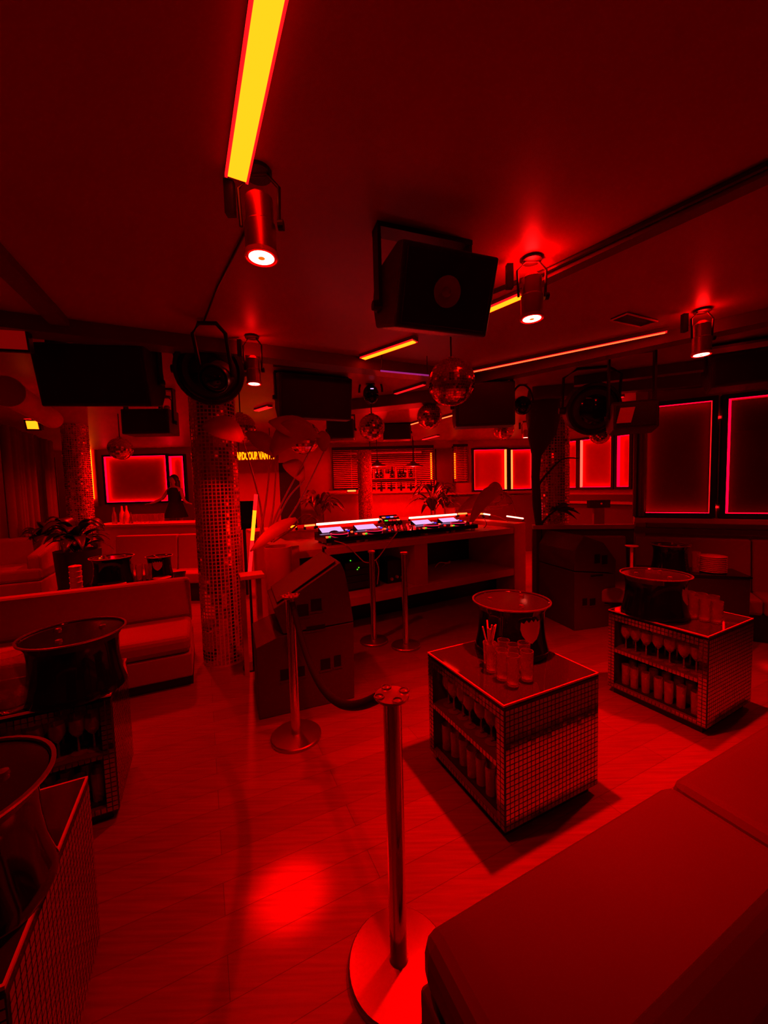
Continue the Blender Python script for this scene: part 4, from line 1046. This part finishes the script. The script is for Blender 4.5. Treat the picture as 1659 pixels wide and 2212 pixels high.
# ticker sign
sa = Yp(503,985,7.2); sb = Yp(594,986,7.2)
t = thing('ticker_sign', 'yellow dot letter sign hanging behind the left column', 'sign', sa)
Ls = (sb-sa).length
ob('sign_panel', MB().box((-.06,.01,-.10),(Ls+.06,.06,.10)), M_beam, t)
cu = bpy.data.curves.new('sign_text', 'FONT'); cu.body = 'NARDCOUR VAN IST'; cu.size = .19; cu.extrude = .004; cu.offset = .007
tmp = bpy.data.objects.new('tmp', cu); COL.objects.link(tmp)
dg = bpy.context.evaluated_depsgraph_get(); me = bpy.data.meshes.new_from_object(tmp.evaluated_get(dg)); COL.objects.unlink(tmp); bpy.data.objects.remove(tmp)
to = bpy.data.objects.new('lettering', me); COL.objects.link(to); me.materials.clear(); me.materials.append(L_text); to.parent = t
wx = max(v.co.x for v in me.vertices); to.rotation_euler = (PI/2,0,0); to.scale = (Ls/wx, 1, 1); to.location = (0,-.004,-.07)
for k in (.1, Ls-.1): ob('sign_hanger', MB().box((k,.03,.1),(k+.01,.04,CZ-sa.z-.001)), M_black, t)
# dark partition behind the sign
t = thing('partition_screen', 'dark partition panel below the yellow sign', 'panel', (Yp(497,1120,7.6).x, 7.6, 0))
wpt = Yp(650,1120,7.6).x-Yp(497,1120,7.6).x
ob('panel_board', MB().box((0,0,0),(wpt*.72,.06,Yp(560,995,7.6).z)), M_wall, t)
ob('panel_board', MB().box((wpt*.72,0.0,0),(wpt,.05,Yp(600,1000,7.6).z)), M_cabd, t)
ob('panel_frame', MB().box((-.03,-.02,0),(.10,-.001,Yp(500,1000,7.6).z)), M_black, t)
t = thing('wall_monitor', 'dark flat screen standing left of the leaning tube', 'screen', Yp(525,1110,6.0))
ob('monitor_panel', MB().box((-.17,0,-.25),(.20,.04,.20)), M_blackg, t, bevel=.004); ob('monitor_stand', MB().box((-.02,.0,-t.location.z),(.02,.03,-.25)), M_black, t)
t = thing('dark_panel', 'dark wall panel between the wide blind and the narrow one', 'panel', (onb(940,1000).x, onb(940,1000).y-.09, 0))
ob('panel_board', MB().box((0,0,0),(onb(976,1000).x-onb(940,1000).x,.05,2.6)), M_beam, t)
ob('panel_frame', MB().box((-.02,-.01,0),(.02,-.001,2.6)), M_black, t)

# ================================================================ LEFT BACK SEATING AREA
lw = (Yp(205,1137,6.6), Yp(415,1126,6.6))
t = thing('bar_ledge', 'long high ledge with a lit edge below the left windows', 'ledge', (lw[0].x, 6.6, 0))
Lw = lw[1].x-lw[0].x+.4; zt_ = (lw[0].z+lw[1].z)/2
ob('ledge_top', MB().box((-.1,0,zt_-.04),(Lw,.5,zt_)), M_wood, t, bevel=.004); ob('ledge_front', MB().box((0,.08,0),(Lw,.12,zt_-.04)), M_wood, t)
for i, (x, s) in enumerate(((248,1.5),(265,1.6),(275,1.6),(284,1.0),(292,1.0),(300,1.1),(310,1.0),(318,1.1),(328,1.2),(338,1.2),(350,1.1))):
    q = Yp(x, 1130, 6.75); q.z = zt_
    if i < 4: bottle(q, '%s upright bottle from the left on the ledge below the left window' % ORD[i], 'bottles on the left ledge', .75*s, M_edge if i in (1,2) else M_chromed)
    else: tumbler(q, '%s glass from the left on the ledge below the left window' % ORD[i-4], 'glasses on the left ledge', .16, .045, M_glass)
q = Yp(380,1190,5.6)
bench('velvet bench sofa below the left ledge', Vector((Yp(230,1190,5.9).x,6.2,0)), Vector((1,0,0)), Vector((0,-1,0)), 2.0, 2)
# table with buckets behind the left sofa
tz = .74
c = Zp(290,1262,tz)
t = thing('low_table', 'dark table behind the left sofa carrying buckets and glasses', 'table', (c.x, c.y, 0), A)
ob('table_top', MB().box((-.45,-.15,tz-.03),(.45,.45,tz)), M_blackg, t, bevel=.004); ob('table_base', MB().box((-.40,-.10,0),(.40,.40,tz-.03)), M_black, t)
bb = Zp(247,1216,tz+.0); bb = c-U*.22+V*.28
bucket((bb.x, bb.y, tz), 'black bucket with bottle necks on the table behind the left sofa', .2, .26, math.radians(-60), crest=False)
b2 = c+U*.20+V*.34
bucket((b2.x, b2.y, tz), 'small black bucket with crest behind the left sofa, right of the other', .15, .24, math.radians(-70), cs=.1, sc=.9)
for i, x in enumerate((282,302,322)):
    q = Zp(x, 1252, tz+.001); tumbler(q, ('left','middle','right')[i]+' patterned tumbler of the three behind the left sofa', 'patterned glasses behind the left sofa', .17, .034)
q = Zp(262,1254,tz+.001); tumbler(q, 'plain flared glass left of the patterned tumblers behind the left sofa', None, .2, .04, M_glass)
for x, y, s, lab in ((248,1262,.10,'white round coaster at the left end of the table behind the left sofa'), (350,1248,.09,'white round coaster at the right end of the table behind the left sofa')):
    q = Zp(x, y, tz+.001); tag(ob('coaster', MB().lathe([(s*.97,0),(s,.003),(s*.97,.006),(.0001,.006)], 28), M_paper, loc=q), lab, 'coaster')
q = Zp(199,1228,.7); q = c-U*.55+V*.35
t = thing('cup_stack', 'stack of cups left of the black bucket behind the left sofa', 'cups', (q.x, q.y, 0))
ob('cup_column', MB().lathe([(.05,0)]+[(r_, z) for k in range(8) for r_, z in ((.05,.50+.055*k),(.056,.54+.055*k),(.05,.545+.055*k))]+[(.0001,.94)], 20), M_edge, t, smooth=True)

# ================================================================ PERSON behind the ledge
def skin_body(name, verts, edges, radii, m, parent, root=0, sub=2):
    me = bpy.data.meshes.new(name); me.from_pydata(verts, edges, []); o = bpy.data.objects.new(name, me); COL.objects.link(o); o.parent = parent
    md = o.modifiers.new('skin', 'SKIN'); sv = me.skin_vertices[0].data
    for i, r_ in enumerate(radii): sv[i].radius = (r_, r_) if not isinstance(r_, tuple) else r_
    for i in range(len(verts)): sv[i].use_root = (i == root)
    u = o.modifiers.new('sub', 'SUBSURF'); u.levels = sub; u.render_levels = sub; me.materials.append(m)
    me.polygons.foreach_set('use_smooth', [True]*len(me.polygons)) if len(me.polygons) else None
    return o
yp = 8.6; hd = Yp(376,1040,yp); zf = hd.z-1.48
struct('trim_12', MB().box((hd.x-1.2, yp-.5, 0), (hd.x+1.2, yp+.6, zf)), M_beam)
t = thing('person', 'person in a short black dress with long hair behind the left ledge, arms held out', 'person', (hd.x, yp, zf), -.1)
vs = [(0,0,.88),(0,0,1.02),(0,0,1.16),(0,0,1.30),(0,-.01,1.38),(0,-.02,1.47),(0,-.02,1.55),
      (-.08,0,.84),(-.09,-.01,.46),(-.09,.02,.08),(-.09,-.10,.03),(.08,0,.84),(.09,.01,.46),(.09,.03,.08),(.09,-.09,.03),
      (-.15,0,1.29),(-.26,-.06,1.10),(-.42,-.16,1.02),(-.48,-.19,1.00),(.15,0,1.29),(.22,-.02,1.06),(.34,-.10,1.00),(.40,-.13,.99)]
es = [(0,1),(1,2),(2,3),(3,4),(4,5),(5,6),(0,7),(7,8),(8,9),(9,10),(0,11),(11,12),(12,13),(13,14),(3,15),(15,16),(16,17),(17,18),(3,19),(19,20),(20,21),(21,22)]
rd = [.13,.11,.12,.12,.045,.075,.06,.085,.055,.035,.03,.085,.055,.035,.03,.045,.035,.028,.02,.045,.035,.028,.02]
skin_body('body', vs, es, rd, M_skin, t)
hnd = MB()
for sx, hx, hz, hy in ((-1,-.49,1.0,-.195),(1,.41,.99,-.135)):
    for k in range(4): hnd.tube([(hx,hy+.012*(k-1.5),hz),(hx+sx*.045,hy-.015+.014*(k-1.5),hz-.004),(hx+sx*(.07+.006*(1-abs(k-1.5))),hy-.02+.014*(k-1.5),hz-.022)], .0075, 6)
    hnd.tube([(hx-sx*.02,hy-.02,hz),(hx+sx*.015,hy-.045,hz+.01)], .008, 6)
ob('fingers', hnd, M_skin, t, smooth=True)
ob('face', MB().sphere((0,-.035,1.50), .078, 18, 14, (.86,1,1.25)).tube([(0,-.108,1.51),(0,-.128,1.485),(0,-.108,1.475)], .010, 6), M_skin, t, smooth=True)
ob('hair', MB().sphere((0,.0,1.53), .10, 18, 12, (1,.95,1.1)).lathe([(.095,1.18),(.10,1.30),(.095,1.50),(.0001,1.56)], 18, (0,.035,0)), M_hair, t, smooth=True)
ob('dress', MB().lathe([(.25,.68),(.21,.80),(.15,.98),(.125,1.06),(.145,1.18),(.155,1.27),(.11,1.33),(.06,1.35)], 24), M_cloth, t, smooth=True)

# ================================================================ RIGHT CORNER TABLE ITEMS
tz = .74; c = Zp(1470,1232,tz)+nrm1*.12
t = thing('corner_table', 'dark box table in the right corner by the bench', 'table', (c.x, c.y, 0), -.35)
ob('table_body', MB().box((-.30,-.05,.0),(.50,.30,tz-.02)), M_cabd, t, bevel=.004); ob('table_top', MB().box((-.31,-.06,tz-.02),(.51,.31,tz)), M_blackg, t)
bucket((c.x-.02, c.y+.14, tz), 'black bucket on the corner table under the big window', .17, .26, math.radians(-75), crest=False)
q = c+Vector((.30,.02,0)); t = thing('stacked_plates', 'stack of round plates on the corner table', 'plates', (q.x, q.y, tz+.001))
ob('plate_stack', MB().lathe([(.09,0)]+[(r_, z) for k in range(9) for r_, z in ((.10,.018*k+.002),(.115,.018*k+.010),(.10,.018*k+.014))]+[(.0001,.165)], 28), M_edge, t, smooth=True)
tumbler((c.x+.15,c.y+.03,tz+.001), 'tall glass left of the plate stack on the corner table', None, .2, .035, M_glass)
q = c+Vector((-.42,.12,0)); t = thing('serving_stand', 'small pale serving stand on a stem left of the corner bucket', 'stand', (q.x, q.y, 0))
zq = Yp(1395,1180,q.y).z
ob('stand_pole', MB().tube([(0,0,.01),(0,0,zq)], .014, 10), M_edge, t); ob('stand_top', MB().lathe([(.05,zq),(.06,zq+.01),(.0001,zq+.012)], 24), M_edge, t); ob('stand_foot', MB().lathe([(.11,0),(.11,.012),(.0001,.015)], 24), M_edge, t)
q = Yp(1296,1088,7.3)
t = thing('ledge_box', 'small black box with a round dial on the far ledge right of the column', 'box', (q.x, q.y, pl.z+1.19 if False else q.z))
ob('box_body', MB().box((-.20,0,-.08),(.20,.1,.07)), M_blackg, t, bevel=.004); ob('box_dial', MB().lathe([(.02,0),(.0001,.008)], 16, (.03,-.001,0), (0,-1,0)), M_edge, t)
ob('box_stand', MB().box((-.10,.02,-q.z),(.10,.08,-.05)), M_beam, t)
# wall lamp seen between the column and the window
t = thing('wall_uplight', 'thin wall lamp on the pillar between the two big windows', 'light', on1(1552,980)+nrm1*.03)
zz = t.location.z
for za, zb in ((on1(1553,900).z, on1(1553,905).z), (on1(1549,1093).z, on1(1549,1097).z)):
    ob('lamp_tip', MB().lathe([(.022,min(za,zb)-zz),(.022,max(za,zb)-zz),(.0001,max(za,zb)-zz)], 14), L_red, t)
ob('lamp_tube', MB().tube([(0,0,on1(1549,1090).z-zz),(0,0,on1(1553,905).z-zz)], .016, 10), M_chromed, t)
